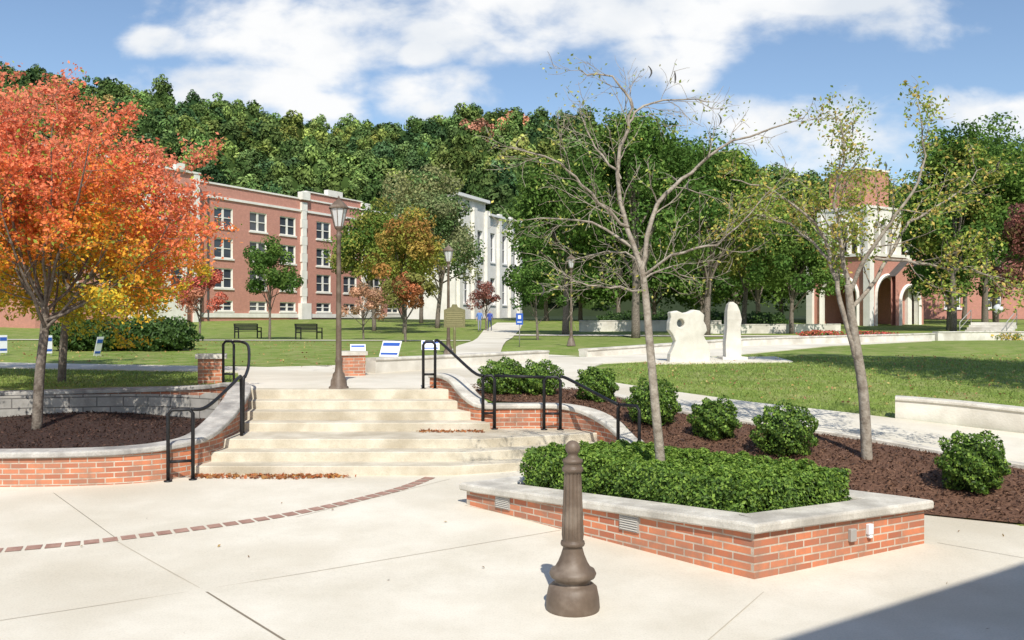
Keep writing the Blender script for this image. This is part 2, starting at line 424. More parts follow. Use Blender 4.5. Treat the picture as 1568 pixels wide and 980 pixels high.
drape('upper_walkway', [(-5.2,16.6),(-1.2,16.6),(-1.0,17.9),(0,18.6),(1.5,18.1),(2.4,16.4),(3.0,15.5),(5.16,14.1),(7.05,12.2),(9,10.3),(11,8.5),(13,11),(11,13),(8.7,14.9),(6.9,16),(4.7,17.6),(3,19.1),(1.5,20.8),
      (1.9,23),(2.6,25.4),(5,27),(8,30.5),(12,35),(22,46.5),(22.7,48),(9.8,36.2),(2.3,28.5),(1.0,28.8),(.99,27.4),(-3.5,21.6),(-3.9,21.2),(-4.6,22),(-6.6,24),(-16,26.3),(-30,27),(-30,25),(-16,24.4),(-6.8,22),(-5.5,18)], .03, M_conc, .5, skirt=.1)
drape('back_path', [(1.1,28.4),(2.2,28.8),(-.4,31.5),(-.3,45),(.6,75),(1.2,95),(-1.6,95),(-2.4,75),(-2.0,45),(-2.3,30.5)], .04, M_conc, 1.0)
drape('cross_path', [(-34,50),(-20,47.5),(-2.2,46),(-2.2,47.6),(-20,49.2),(-34,52)], .04, M_conc, 1.0)
drape('cross_path', [(-.2,60),(12,58),(40,57),(40,59),(12,60.5),(0,63)], .05, M_conc, 1.0)
drape('sculpture_pad', [(4.0,25.0),(8.2,25.9),(8.4,28.4),(4.4,27.6)], .045, M_conc, .6, skirt=.1)

kp = catmull([(1.5,18.1),(2.4,16.4),(3.0,15.5),(5.16,14.1),(7.05,12.2),(9,10.3),(11,8.5)], 6)
mb = MB(); kz = T(kp[:, 0], kp[:, 1])
sweep(mb, kp, lambda i: [(.09, kz[i] - .15), (.09, kz[i] + .06), (.07, kz[i] + .075), (-.07, kz[i] + .075), (-.09, kz[i] + .06), (-.09, kz[i] - .15)], 0)
mb.obj('walkway_kerb', [M_cop])

BED = [(-1.0,17.1),(-.35,15.75),(.95,15.75),(1.45,15.4),(1.8,14.6),(2.0,13.6),(1.65,12.7),(4.5,9.8),(4.45,11.1),(5.08,10.76),(5.95,10.3),(8,9.2),(10.8,7.7),(11,8.5),(9,10.3),(7.05,12.2),(5.16,14.1),(3.0,15.5),(2.4,16.4),(1.5,18.1),(0,18.6),(-1.0,17.9)]
drape('mulch_bed', BED, .018, M_mulch, .35)

def leafquads(P, Nn, s, asp=.6):
    n = len(P)
    t = rng.normal(size=(n, 3)); Nn = Nn / (np.linalg.norm(Nn, axis=1)[:, None] + 1e-9)
    t -= Nn * (t * Nn).sum(1)[:, None]; t /= np.linalg.norm(t, axis=1)[:, None] + 1e-9
    b = np.cross(Nn, t)
    s = np.broadcast_to(s, (n,))[:, None]
    return np.stack([P - t * s, P - b * s * asp + Nn * s * .15, P + t * s, P + b * s * asp + Nn * s * .15], 1)
def samp(poly, n):
    x0, x1 = min(p[0] for p in poly), max(p[0] for p in poly); y0, y1 = min(p[1] for p in poly), max(p[1] for p in poly)
    x = rng.uniform(x0, x1, n * 4); y = rng.uniform(y0, y1, n * 4); k = inpoly(x, y, poly)
    return x[k][:n], y[k][:n]
def litter(name, poly, n, size, cols, zf, up=.6, asp=.6, lift=.012, gain=.6):
    x, y = samp(poly, n); z = zf(x, y) + lift
    P = np.stack([x, y, z], 1); Nn = rng.normal(size=P.shape) * (1 - up) + np.array([0, 0, 1.]) * up
    c = np.array(cols)[rng.integers(0, len(cols), len(P))] * rng.uniform(.7, 1.25, (len(P), 1)) * gain
    mb = MB(); mb.quads(leafquads(P, Nn, rng.uniform(.6, 1.3, len(P)) * size, asp), 0, c); return mb.obj(name, [M_leaf], col=True)
litter('mulch_chips', BED, 15000, .028, [(.20, .11, .07), (.10, .05, .033), (.28, .16, .10), (.05, .028, .02)], lambda x, y: T(x, y) + .02, .5, .35)
litter('fallen_leaves', [(-4.75,12.95),(-4.6,13.13),(-2.6,13.14),(-2.2,13.0),(-3.2,12.85)], 420, .038, [(.5, .16, .06), (.42, .2, .08), (.55, .28, .09), (.28, .12, .06)], lambda x, y: PZ(y) + .01)
litter('fallen_leaves', [(-1.6,14.85),(-.45,14.8),(-.5,15.05),(-1.6,15.05)], 130, .036, [(.5, .2, .08), (.42, .2, .08), (.28, .12, .06)], lambda x, y: .57 + 0 * x)
litter('fallen_leaves', [(-5,6.5),(6,6.5),(6,10.5),(-7,12.5)], 20, .02, [(.25, .15, .07), (.35, .24, .1)], lambda x, y: PZ(y) + .005)
litter('fallen_leaves', [(2,20.8),(5,18),(8,16.5),(14,16),(20,30),(8,29),(4,26)], 1400, .034, [(.45, .28, .1), (.5, .4, .15), (.38, .2, .1)], lambda x, y: T(x, y) + .03)
litter('fallen_leaves', [(-20,27),(-7,25),(-4.5,23),(-3,30),(-10,45),(-25,45)], 900, .04, [(.45, .28, .1), (.5, .4, .15), (.38, .2, .1)], lambda x, y: T(x, y) + .02)
def tufts(name, poly, n):
    x, y = samp(poly, n); z = T(x, y)
    P = np.stack([x, y, z], 1); h = rng.uniform(.025, .055, n)[:len(x)]
    a = rng.uniform(0, 6.28, len(x)); d = np.stack([np.cos(a), np.sin(a), 0 * a], 1) * .010
    top = P + np.stack([rng.normal(0, .03, len(x)), rng.normal(0, .03, len(x)), h], 1)
    q = np.stack([P - d, P + d, top + d * .3, top - d * .3], 1)
    c = np.array([.16, .205, .05]) * rng.uniform(.7, 1.4, (len(x), 1))
    mb = MB(); mb.quads(q, 0, c); return mb.obj(name, [M_leaf], col=True)
tufts('grass', [(1.7,20.9),(3.1,19.2),(4.8,17.7),(7,16.2),(8.9,15.1),(14,17),(18,26),(8,29.5),(5,26.6),(2.9,25.2)], 36000)
tufts('grass', [(-16,16.6),(-12,17.2),(-9.8,17.7),(-7.8,18.1),(-6.0,17.8),(-5.6,18.5),(-6.9,21.9),(-16,24.2)], 14000)

# ------------------------------------------------------------------ stairs
mb = MB()
def fpoly(off):
    return [(-4.95, 13.15 + off), (-.91 + off * .45, 13.15 + off), (1.95, 14.12 + off)]
zs = [.145, .285, .425, .565]
for i, off in enumerate((0, .455, .91)):
    fp = fpoly(off)
    mb.prism(fp + [(1.95, 15.55), (-.3, 15.62), (-4.95, 15.62)], zs[i] - .1, zs[i + 1], 0)
for i, y0 in enumerate((15.06, 15.55, 16.05, 16.55)):
    z1 = .565 + .14 * (i + 1)
    xr = lambda y: -.49 - (y - 15.06) * .43 + .12
    mb.prism([(-4.97, y0), (xr(y0), y0), (xr(16.95), 16.95), (-4.97, 16.95)], z1 - .19, z1 + (.028 if i == 3 else 0), 0)
o = mb.obj('concrete_stairs', [M_step])
bv = o.modifiers.new('b', 'BEVEL'); bv.width = .014; bv.segments = 2; bv.limit_method = 'ANGLE'

# ------------------------------------------------------------------ left curved planter
lp = [(-14,15,1.0),(-13.2,13.6,.62),(-11.5,12.85,.60),(-9.5,12.6,.60),(-7.2,12.52,.61),(-5.9,12.62,.62),(-5.15,12.9,.65),(-4.8,13.45,.70),(-4.72,14.2,.86),(-4.78,15.1,1.04),(-4.92,16.0,1.2),(-5.2,16.7,1.28),(-5.8,17.25,1.2),(-6.8,17.6,1.13),(-7.8,17.65,1.10),(-9.8,17.15,1.08),(-12,16.3,1.08)]
lc = catmull(lp, 5, True)
wall('brick_planter', lc[:, :2], [-.05] * len(lc), lc[:, 2], .30, .40, .085, M_brick, M_copg, True)
mb = MB()
far = catmull([(-5.5,16.75),(-5.95,17.0),(-6.8,17.35),(-7.8,17.4),(-9.7,16.92),(-11.8,16.1),(-13.2,15.1)], 5)
sweep(mb, far, lambda i: [(.02, .3), (.02, 1.0 if i > 4 else 1.06), (-.06, 1.0 if i > 4 else 1.06), (-.06, .3)], 0)
M_block = brickmat('stone_block', (.34, .32, .29), (.46, .43, .38), (.12, .11, .10), bw=.5, rh=.19, ms=.012, dark=(.2, .19, .17))
mb.obj('stone_wall_facing', [M_block], uv=True)
LPin = [(p[0], p[1]) for p in lp]
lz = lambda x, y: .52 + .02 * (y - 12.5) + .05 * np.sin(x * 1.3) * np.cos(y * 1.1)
drape('mulch_bed', LPin, 0, M_mulch_shade, .6, zf=lz)
litter('mulch_chips', LPin, 6000, .03, [(.07, .04, .03), (.035, .02, .016), (.12, .065, .045)], lz, .5, .35)  # chip colours darkened as well, tree shade painted in
c1 = catmull([(-1.5,17.2,1.42),(-1.25,16.95,1.42),(-1.02,16.5,1.36),(-.78,15.9,1.16),(-.5,15.5,1.0),(-.2,15.56,.985),(.3,15.6,.985),(.85,15.55,.98),(1.3,15.25,.92),(1.62,14.7,.80),(1.82,14.1,.66),(1.9,13.5,.54)], 5)
wall('stair_cheek_wall', c1[:, :2], [.0] * len(c1), c1[:, 2], .26, .34, .08, M_brick, M_cop)

# ------------------------------------------------------------------ right planter
A = np.array([2.28,8.36]); B = np.array([-.58,11.35]); C = np.array([1.6,12.57]); D = np.array([4.45,9.58])
cen = (A + B + C + D) / 4
def inset(P, d):
    P = [np.array(p) for p in P]; out = []
    for i in range(len(P)):
        a = P[i] - P[i - 1]; b = P[(i + 1) % len(P)] - P[i]
        a /= np.linalg.norm(a); b /= np.linalg.norm(b)
        na = np.array([a[1], -a[0]]); nb = np.array([b[1], -b[0]])
        if np.dot(na, cen - P[i]) < 0: na = -na
        if np.dot(nb, cen - P[i]) < 0: nb = -nb
        m = na + nb; m /= np.linalg.norm(m); out.append(P[i] + m * d / np.dot(m, na))
    return out
quad = inset([A, B, C, D], .15); zq = [.54, .37, .43, .51]
pts = []; zt = []
for i in range(4):
    for t in (0, .01, .5, .99): pts.append(quad[i] * (1 - t) + quad[(i + 1) % 4] * t); zt.append(zq[i] * (1 - t) + zq[(i + 1) % 4] * t)
planter = bpy.data.objects.new('brick_planter', None); COL.objects.link(planter)
w = wall('planter_wall', pts, [-.1] * len(pts), zt, .30, .42, .095, M_brick, M_cop, True); w.parent = planter
mb = MB(); q = inset([A, B, C, D], .28)
mb.add([(*p, z - .08) for p, z in zip(q, zq)], [[0, 1, 2, 3]], 0); mb.obj('planter_soil', [M_mulch], parent=planter)
mb = MB()
dAB = (B - A) / np.linalg.norm(B - A); nAB = np.array([-dAB[1], dAB[0]]); nAB = nAB if nAB[1] < 0 else -nAB
rz = math.atan2(-dAB[1], -dAB[0])
for t, z, wd, hh in ((.36, .30, .26, .19), (.835, .225, .25, .17)):
    p = A + (B - A) * t
    pz = z
    c = p + nAB * .006
    mb.box((c[0], c[1], pz), (wd, .02, hh), rz, 0)
    for k in range(7):
        c2 = p + nAB * .022
        mb.box((c2[0], c2[1], pz - hh / 2 + .02 + k * (hh - .04) / 6), (wd - .03, .012, .007), rz, 1, tilt=.6)
mb.obj('wall_vent', [M_metal, plain('vent_slat', (.5, .47, .42))], parent=planter)
mb = MB(); dAD = (D - A) / np.linalg.norm(D - A); nAD = np.array([dAD[1], -dAD[0]]); rz = math.atan2(dAD[1], dAD[0])
for t, z, ww, hh, m_ in ((.535, .27, .085, .13, 1), (.64, .30, .07, .11, 0), (.64, .225, .05, .03, 0)):
    p = A + (D - A) * t + nAD * .02
    mb.box((p[0], p[1], z), (ww, .05, hh), rz, m_)
o = mb.obj('outlet_box', [M_swhite, M_metal], parent=planter); bv = o.modifiers.new('b', 'BEVEL'); bv.width = .008

# ------------------------------------------------------------------ hedge & shrubs
GREENS = [(.065, .12, .02), (.10, .17, .028), (.14, .21, .035), (.04, .075, .016)]
def leafcols(n, pal, var=.3):
    pal = np.array(pal); return pal[rng.integers(0, len(pal), n)] * rng.uniform(1 - var, 1 + var, (n, 1))
hq = [np.array(p) for p in inset([A, B, C, D], .49)]
def bil(q, u, v): return (q[0] * (1 - u)[:, None] * (1 - v)[:, None] + q[3] * u[:, None] * (1 - v)[:, None] + q[2] * u[:, None] * v[:, None] + q[1] * (1 - u)[:, None] * v[:, None])
def hn(x, y): return .035 * np.sin(x * 7 + 1) * np.cos(y * 6) + .03 * np.sin(x * 17 + y * 13) + .025 * np.sin(y * 21 - x * 9)
mb = MB()
ztop = .84
n = 26000; u = rng.uniform(0, 1, n); v = rng.uniform(0, 1, n)
P = bil(hq, u, v); dd = rng.exponential(.025, n) - .02
edge = np.minimum(np.minimum(u, 1 - u) * 2.5, np.minimum(v, 1 - v) * 3.2)
mid = np.exp(-(((u - .45) / .26) ** 2 + ((v - .5) / .3) ** 2))
zz = ztop - .03 * u + hn(P[:, 0], P[:, 1]) - dd - .10 * np.exp(-edge / .09) - .14 * mid
nrm = rng.normal(size=(n, 3)) * .6 + np.array([0, 0, 1.])
mb.quads(leafquads(np.stack([P[:, 0], P[:, 1], zz], 1), nrm, rng.uniform(.015, .03, n)), 0, leafcols(n, GREENS[:3] + [(.16, .235, .04)]))
ns = 26000; side = rng.choice(4, ns, p=[.34, .16, .3, .2]); t = rng.uniform(0, 1, ns); hh = rng.uniform(0, 1, ns)
HQ = np.array(hq); Pa = HQ[side]; Pb = HQ[(side + 1) % 4]; P = Pa + (Pb - Pa) * t[:, None]
out = P - cen; e = (Pb - Pa); nn = np.stack([e[:, 1], -e[:, 0]], 1); nn /= np.linalg.norm(nn, axis=1)[:, None]; nn *= np.sign((nn * out).sum(1))[:, None]
P = P + nn * (.06 * np.sin(P[:, :1] * 9 + P[:, 1:] * 5) + .03 * np.sin(P[:, :1] * 23 - hh[:, None] * 7) + .05 * np.sin(hh * 3.1)[:, None] + rng.uniform(-.06, .035, (ns, 1)))
zz = .38 + hh * (ztop - .4)
mb.quads(leafquads(np.stack([P[:, 0], P[:, 1], zz], 1), np.concatenate([nn, np.full((ns, 1), .4)], 1) + rng.normal(size=(ns, 3)) * .6, rng.uniform(.015, .03, ns)), 0, leafcols(ns, GREENS))
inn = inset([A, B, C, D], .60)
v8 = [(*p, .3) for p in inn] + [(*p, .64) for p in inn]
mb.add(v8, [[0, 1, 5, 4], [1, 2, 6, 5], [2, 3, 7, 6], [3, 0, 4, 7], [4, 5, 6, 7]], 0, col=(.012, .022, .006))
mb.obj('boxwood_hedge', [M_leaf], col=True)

def shrub(name, x, y, r, h, z=None, n=5200, pal=GREENS, ls=.026, core=(.012, .022, .006)):
    z = Tz(x, y) if z is None else z
    mb = MB(); d = rng.normal(size=(n, 3)); d /= np.linalg.norm(d, axis=1)[:, None]
    ph = rng.uniform(0, 6, 3)
    bump = 1 + .17 * np.sin(d[:, 0] * 5 + ph[0]) * np.cos(d[:, 1] * 5 + ph[1]) + .12 * np.sin(d[:, 2] * 9 + d[:, 0] * 8 + ph[2])
    rad = (1.06 - rng.exponential(.12, n)).clip(.55) * bump
    P = np.stack([x + d[:, 0] * r * rad, y + d[:, 1] * r * rad, z + h * .48 + d[:, 2] * h * .53 * rad], 1)
    P[:, 2] = np.maximum(P[:, 2], z + .02)
    mb.quads(leafquads(P, d + rng.normal(size=(n, 3)) * .7, rng.uniform(.7, 1.3, n) * ls), 0, leafcols(n, pal, .45))
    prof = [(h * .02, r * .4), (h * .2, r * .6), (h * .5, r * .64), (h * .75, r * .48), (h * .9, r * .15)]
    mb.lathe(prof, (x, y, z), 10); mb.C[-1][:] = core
    return mb.obj(name, [M_leaf], col=True)
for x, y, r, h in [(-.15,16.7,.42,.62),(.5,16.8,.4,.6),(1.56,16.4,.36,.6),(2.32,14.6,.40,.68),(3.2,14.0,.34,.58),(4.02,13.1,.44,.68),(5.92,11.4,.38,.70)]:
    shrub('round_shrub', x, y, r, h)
for x in (-16.2, -15.0, -13.9, -12.8): shrub('dark_shrub', x, 33 + .3 * random.random(), .95, 1.15, n=3500, ls=.07, pal=[(.03, .06, .014), (.05, .09, .02)])

# ------------------------------------------------------------------ trees
def branchpath(p0, d, L, n, wob, trop):
    P = [np.array(p0, float)]; d = np.array(d, float); d /= np.linalg.norm(d)
    for i in range(n):
        d = d + rng.normal(size=3) * wob + np.array([0, 0, trop]); d /= np.linalg.norm(d)
        P.append(P[-1] + d * L / n)
    return np.array(P)
def sub_branches(mb, path, r0, r1, lv, spec, leaves, mat=0):
    if lv >= len(spec): return
    sp = spec[lv]; n = len(path)
    for k in range(sp['n']):
        t = sp.get('t0', .25) + (1 - sp.get('t0', .25)) * (k + rng.uniform(0, 1)) / sp['n']
        f = t * (n - 1); i = min(int(f), n - 2); p = path[i] * (1 - f + i) + path[i + 1] * (f - i)
        tan = path[i + 1] - path[i]; tan /= np.linalg.norm(tan) + 1e-9
        rd = rng.normal(size=3); rd -= tan * np.dot(rd, tan); rd /= np.linalg.norm(rd) + 1e-9
        a = sp['ang'] * rng.uniform(.7, 1.25); d = tan * math.cos(a) + rd * math.sin(a)
        L = sp['L'] * rng.uniform(.6, 1.2) * (1.1 - .5 * t)
        q = branchpath(p, d, L, 5, sp['wob'], sp['trop'])
        rr = (r0 * (1 - t) + r1 * t) * sp.get('rf', .55)
        rr = max(rr, .0032)
        mb.tube(q, np.linspace(rr, max(rr * .35, .002), len(q)), 5 if lv == 0 else 4, mat, cap=False)
        if lv == len(spec) - 1 or sp.get('leaf'): leaves.append(q)
        sub_branches(mb, q, rr, rr * .35, lv + 1, spec, leaves, mat)

def orange_tree(name, x, y, z, H, R, nl, lsize, seedc, hw=.06, ymix=0.0):
    mb = MB(); lv = []
    trunk = catmull([(x, y, z - .1), (x + .05, y, z + .9), (x + .12, y + .03, z + 1.7), (x + .15, y, z + 2.1)], 4)
    mb.tube(trunk, np.linspace(.09, .065, len(trunk)), 9, 0)
    for k in range(14):
        a = k * 2.4 + rng.uniform(-.3, .3); el = rng.uniform(.12, 1.3) if k else 1.5
        d = (math.cos(a) * math.cos(el), math.sin(a) * math.cos(el), math.sin(el))
        L = R * 1.05 * rng.uniform(.85, 1.12) if el < .9 else (H - 2.3) * .85
        st = trunk[-1] - np.array([0, 0, .5 * rng.uniform(0, 1) * (el < 1)])
        q = branchpath(st, d, L, 8, .10, .04)
        mb.tube(q, np.linspace(.032, .007, len(q)), 6, 0, cap=False)
        sub_branches(mb, q, .03, .007, 0, [dict(n=9, L=R * .55, ang=.85, wob=.16, trop=.02, t0=.15), dict(n=6, L=R * .27, ang=.8, wob=.2, trop=.0, t0=.2)], lv)
    per = max(4, nl // len(lv)); Ps = []
    for q in lv:
        kk = int(per * rng.choice([.5, 1.0, 1.5]))
        t = rng.uniform(0, 1, kk) * (len(q) - 1); i = np.minimum(t.astype(int), len(q) - 2); f = (t - i)[:, None]
        Ps.append(q[i] * (1 - f) + q[i + 1] * f + rng.normal(size=(kk, 3)) * np.array([.10, .10, .05]))
    P = np.concatenate(Ps)
    P = P[P[:, 2] > z + 1.35]; n = len(P)
    hgt = (P[:, 2] - z - 1.4) / (H - 1.4) + rng.normal(size=n) * .09 + .12 * np.sin(P[:, 0] * 2.1 + P[:, 1] * 1.7 + seedc) + hw * (P[:, 0] - x) - ymix
    stops = [0, .25, .45, .65, 1.0]
    cs = np.array([(.60, .53, .06), (.78, .47, .05), (.82, .29, .065), (.78, .23, .11), (.74, .28, .17)])
    c = np.stack([np.interp(hgt, stops, cs[:, j]) for j in range(3)], 1) * rng.uniform(.65, 1.15, (n, 1))
    g = rng.uniform(0, 1, n) < .08 + .22 * np.clip(1 - hgt * 1.6, 0, 1); c[g] = np.array([.34, .42, .08]) * rng.uniform(.7, 1.2, (g.sum(), 1))
    mb.quads(leafquads(P, rng.normal(size=(n, 3)) + np.array([0, -.3, .7]), rng.uniform(.6, 1.3, n) * lsize), 1, c)
    return mb.obj(name, [M_bark, M_leafo], col=True)
orange_tree('maple_tree', -8.25, 15.4, .58, 6.4, 2.7, 46000, .038, 0)
orange_tree('maple_tree', -9.8, 19.3, 1.1, 5.2, 3.2, 40000, .048, 2, hw=.02, ymix=.05)
orange_tree('maple_tree', -12.6, 20.5, 1.1, 7.2, 3.2, 30000, .052, 4, hw=0, ymix=0)

def sparse_tree(name, base, sc, trunk, limbs, r0, spec, nleaf, lsize, pal, zoff, pods=0, jit=.10, mat=None):
    mb = MB(); lv = []; bx, by, bz = base
    tp = catmull([(bx + a * sc, by + b * sc, bz + zoff + c * sc) for a, b, c in trunk], 5)
    tp = np.concatenate([[[bx + .02, by, bz - .1]], tp])
    mb.tube(tp, np.linspace(r0, r0 * .6, len(tp)), 9, 0)
    for (fr, L) in limbs:
        p = catmull([(bx + a * sc, by + b * sc, bz + zoff + c * sc) for a, b, c in L], 4)
        p += np.concatenate([np.zeros((1, 3)), rng.normal(size=(len(p) - 1, 3)) * .014])
        mb.tube(p, r0 * fr * (1 - np.linspace(0, 1, len(p))) ** .8 * .9 + .005, 6, 0, cap=False)
        sub_branches(mb, p, r0 * fr, .006, 0, spec, lv)
    Ps = []
    for q in lv:
        k = rng.poisson(nleaf / len(lv) * rng.choice([.2, 1, 2.2]))
        if k < 1: continue
        t = rng.uniform(.2, 1, k) * (len(q) - 1); i = np.minimum(t.astype(int), len(q) - 2); f = (t - i)[:, None]
        Ps.append(q[i] * (1 - f) + q[i + 1] * f + rng.normal(size=(k, 3)) * jit * np.array([1, 1, .7]))
    P = np.concatenate(Ps); n = len(P)
    mb.quads(leafquads(P, rng.normal(size=(n, 3)) + np.array([0, 0, .5]), rng.uniform(.6, 1.3, n) * lsize), 1, leafcols(n, pal, .35))
    for k in range(pods):
        q = lv[rng.integers(0, len(lv))]; p = q[-1]
        a = rng.uniform(0, 6.28)
        arcp = [p + np.array([math.cos(a) * .04 * math.sin(s_ * 3), math.sin(a) * .04 * math.sin(s_ * 3), -.15 * s_]) for s_ in np.linspace(0, 1, 6)]
        mb.tube(arcp, [.003, .008, .011, .011, .008, .003], 5, 2)
    return mb.obj(name, [mat or M_barkp, M_leaf, M_dark], col=True)
spec1 = [dict(n=10, L=.80, ang=.75, wob=.16, trop=.04, t0=.12, rf=.42, leaf=True), dict(n=5, L=.36, ang=.7, wob=.2, trop=.02, t0=.25, rf=.5)]
limbs1 = [(.5, [(-.28,0,2.75),(-.52,.05,3.46),(-.59,.1,4.31),(-.42,.1,4.88),(-.57,.0,5.35),(-1.18,-.1,5.54)]),
 (.22, [(-.45,.1,4.8),(-.1,.2,5.16),(.75,.3,5.2)]),
 (.3, [(-.45,.03,3.3),(-1.04,-.3,3.74),(-1.5,-.5,4.12),(-2.17,-.7,4.3)]),
 (.26, [(-.3,0,2.9),(-.94,.4,3.41),(-1.9,.8,3.5)]),
 (.5, [(-.26,0,2.7),(0,.1,3.65),(.47,.2,4.12),(1.13,.2,4.55),(2.1,.1,4.9)]),
 (.26, [(-.22,0,2.6),(.28,-.3,2.94),(.85,-.5,3.08),(1.4,-.7,3.75)]),
 (.2, [(-.2,0,2.35),(-.75,-.3,2.42),(-1.3,-.5,2.5)]),
 (.2, [(-.27,0,2.75),(-.52,.5,2.99),(-1.3,.9,2.85)]),
 (.2, [(-.55,0.1,4.0),(-.9,.3,4.5),(-1.1,.4,5.0)]),
 (.2, [(-.24,0,2.5),(.1,.4,2.7),(.7,.9,2.6)])]
sparse_tree('young_locust_tree', (1.75, 10.5, .45), .82, [(0,0,0),(-.07,0,.73),(-.15,.02,1.67),(-.21,0,2.33),(-.28,0,2.8)], limbs1, .060, spec1, 900, .024,
            [(.20, .24, .05), (.30, .27, .06), (.16, .19, .05)], .40, pods=6)
spec2 = [dict(n=10, L=.85, ang=.75, wob=.16, trop=.03, t0=.2, rf=.42, leaf=True), dict(n=5, L=.40, ang=.7, wob=.2, trop=.0, t0=.2, rf=.5)]
limbs2 = [(.5, [(-.17,0,1.5),(-.35,.05,2.3),(-.49,.1,2.86),(-.61,.1,3.29),(-1.29,.0,3.85),(-1.94,-.1,4.04)]),
 (.42, [(-.27,0,2.54),(-.35,.1,3.19),(-.39,.2,3.85),(-.25,.2,4.5),(-.35,.2,5.0)]),
 (.4, [(-.25,0,2.4),(.03,-.2,3.1),(.4,-.3,3.66),(.69,-.3,4.32),(.54,-.4,5.05)]),
 (.4, [(-.23,0,2.2),(.22,.2,2.63),(.78,.4,3.47),(1.44,.5,3.85),(2.0,.6,4.32)]),
 (.26, [(.03,-.2,2.9),(.5,-.5,2.8),(1.06,-.6,2.72),(1.6,-.7,2.6)]),
 (.28, [(-.5,.1,2.9),(-.91,.6,3.47),(-1.47,.9,3.66)]),
 (.25, [(-.25,0,2.45),(-.2,.6,3.4),(.1,1.0,4.2)])]
sparse_tree('young_locust_tree', (5.1, 12.75, .42), 1.0, [(0,0,0),(-.05,0,.94),(-.16,0,1.69),(-.23,0,2.16),(-.27,0,2.54)], limbs2, .083, spec2, 6800, .030,
            [(.17, .22, .035), (.25, .26, .045), (.13, .19, .035), (.32, .24, .06)], .0, pods=5, jit=.09)

def crown(mb, c, R, Rz, ncl, nl, ls, pal, mat=1, flat=.85):
    d = rng.normal(size=(ncl, 3)); d /= np.linalg.norm(d, axis=1)[:, None]; d[:, 2] = np.where(d[:, 2] < -.6, -d[:, 2], d[:, 2])
    rad = rng.uniform(.25, 1, ncl) ** .5 * rng.uniform(.75, .98, ncl)
    taper = 1 - .25 * np.clip(d[:, 2], 0, 1)
    cc = np.array(c) + d * rad[:, None] * np.stack([R * taper, R * taper, np.full(ncl, Rz)], 1)
    rc = R * rng.uniform(.17, .34, ncl)
    per = nl // ncl; pal = np.array(pal)
    P = []; Nn = []; Cc = []
    for i in range(ncl):
        dd = rng.normal(size=(per, 3)); dd /= np.linalg.norm(dd, axis=1)[:, None]
        rr = rng.uniform(.5, 1.08, per) ** .7
        P.append(cc[i] + dd * rr[:, None] * rc[i] * np.array([1, 1, flat])); Nn.append(dd + rng.normal(size=(per, 3)) * .55 + np.array([0, 0, .25]))
        base = pal[rng.integers(0, len(pal))] * rng.uniform(.75, 1.2)
        Cc.append(base * rng.uniform(.65, 1.3, (per, 1)))
    P = np.concatenate(P); n = len(P)
    mb.quads(leafquads(P, np.concatenate(Nn), rng.uniform(.6, 1.3, n) * ls), mat, np.concatenate(Cc))
    return cc
def tree(name, x, y, H, R, cb, pal, ncl=70, nl=16000, ls=.12, tr=.22, z=None):
    z = Tz(x, y) if z is None else z
    mb = MB(); ch = (H - cb) / 2
    cc = crown(mb, (x, y, z + cb + ch), R, ch, ncl, nl, ls, pal)
    tp = branchpath((x, y, z - .2), (0, 0, 1), cb + ch * .9, 8, .03, .05)
    mb.tube(tp, np.linspace(tr, tr * .4, len(tp)), 9, 0)
    for i in rng.choice(len(cc), min(16, len(cc)), replace=False):
        j = min(len(tp) - 1, max(3, int(len(tp) * rng.uniform(.4, .95)))); a = tp[j]; b = cc[i]
        mid = (a + b) / 2 + np.array([0, 0, R * .06]) + rng.normal(size=3) * R * .04
        mb.tube(catmull([a, mid, b], 3), np.linspace(tr * .35, tr * .08, 7), 5, 0, cap=False)
    return mb.obj(name, [M_bark, M_leaff], col=True)
G1 = [(.048, .09, .02), (.07, .122, .026), (.095, .15, .034), (.055, .103, .024)]
G2 = [(.085, .132, .027), (.13, .16, .034), (.065, .113, .025), (.17, .17, .04)]
YG = [(.17, .175, .04), (.11, .145, .032), (.23, .19, .04), (.085, .125, .026)]
tree('small_green_tree', -14.2, 52, 6.0, 2.0, 1.4, G1, 34, 6000, .09, .09)
tree('red_maple_tree', -5.4, 45, 3.9, 1.6, 1.1, [(.26, .08, .045), (.30, .11, .05), (.2, .09, .04), (.14, .14, .04)], 26, 5000, .08, .08)
tree('small_brown_tree', -8.7, 52, 3.4, 1.5, .8, [(.32, .18, .11), (.26, .17, .1), (.34, .2, .13)], 20, 3500, .07, .07)
tree('small_red_tree', -17.6, 50, 4.2, 1.9, .8, [(.38, .10, .08), (.32, .09, .06), (.36, .16, .1)], 26, 4500, .08, .08)
tree('small_green_tree', 1.45, 50, 4.6, 1.7, 1.3, G1, 28, 5000, .08, .08)
tree('purple_plum_tree', -2.2, 75, 4.2, 1.7, 1.2, [(.14, .06, .05), (.22, .10, .08)], 20, 2500, .09, .09)
tree('broadleaf_tree', -11.5, 74, 10.5, 4.2, 2.0, YG[:2] + G2, 60, 12000, .14, .2)
tree('broadleaf_tree', -9.6, 94, 17.5, 6.0, 2.0, [(.14, .17, .07), (.18, .19, .09), (.09, .14, .05), (.2, .2, .09)], 80, 14000, .18, .24)
tree('broadleaf_tree', -6.9, 82, 13.0, 4.6, 2.0, [(.14, .17, .07), (.17, .18, .085), (.09, .14, .05)], 60, 11000, .15, .24)
tree('broadleaf_tree', -8.0, 66, 9.2, 3.9, 1.6, [(.22, .155, .04), (.12, .15, .03), (.18, .17, .035), (.26, .14, .045)], 50, 10000, .13, .18)
tree('oak_tree', 3.8, 63, 13.0, 4.9, 2.0, G1, 80, 17000, .14, .28)
tree('oak_tree', 7.8, 56, 15.0, 5.6, 1.9, G1, 100, 22000, .14, .3)
tree('oak_tree', 13.6, 62, 14.0, 5.6, 2.0, G1 + [(.11, .16, .03)], 90, 19000, .14, .28)
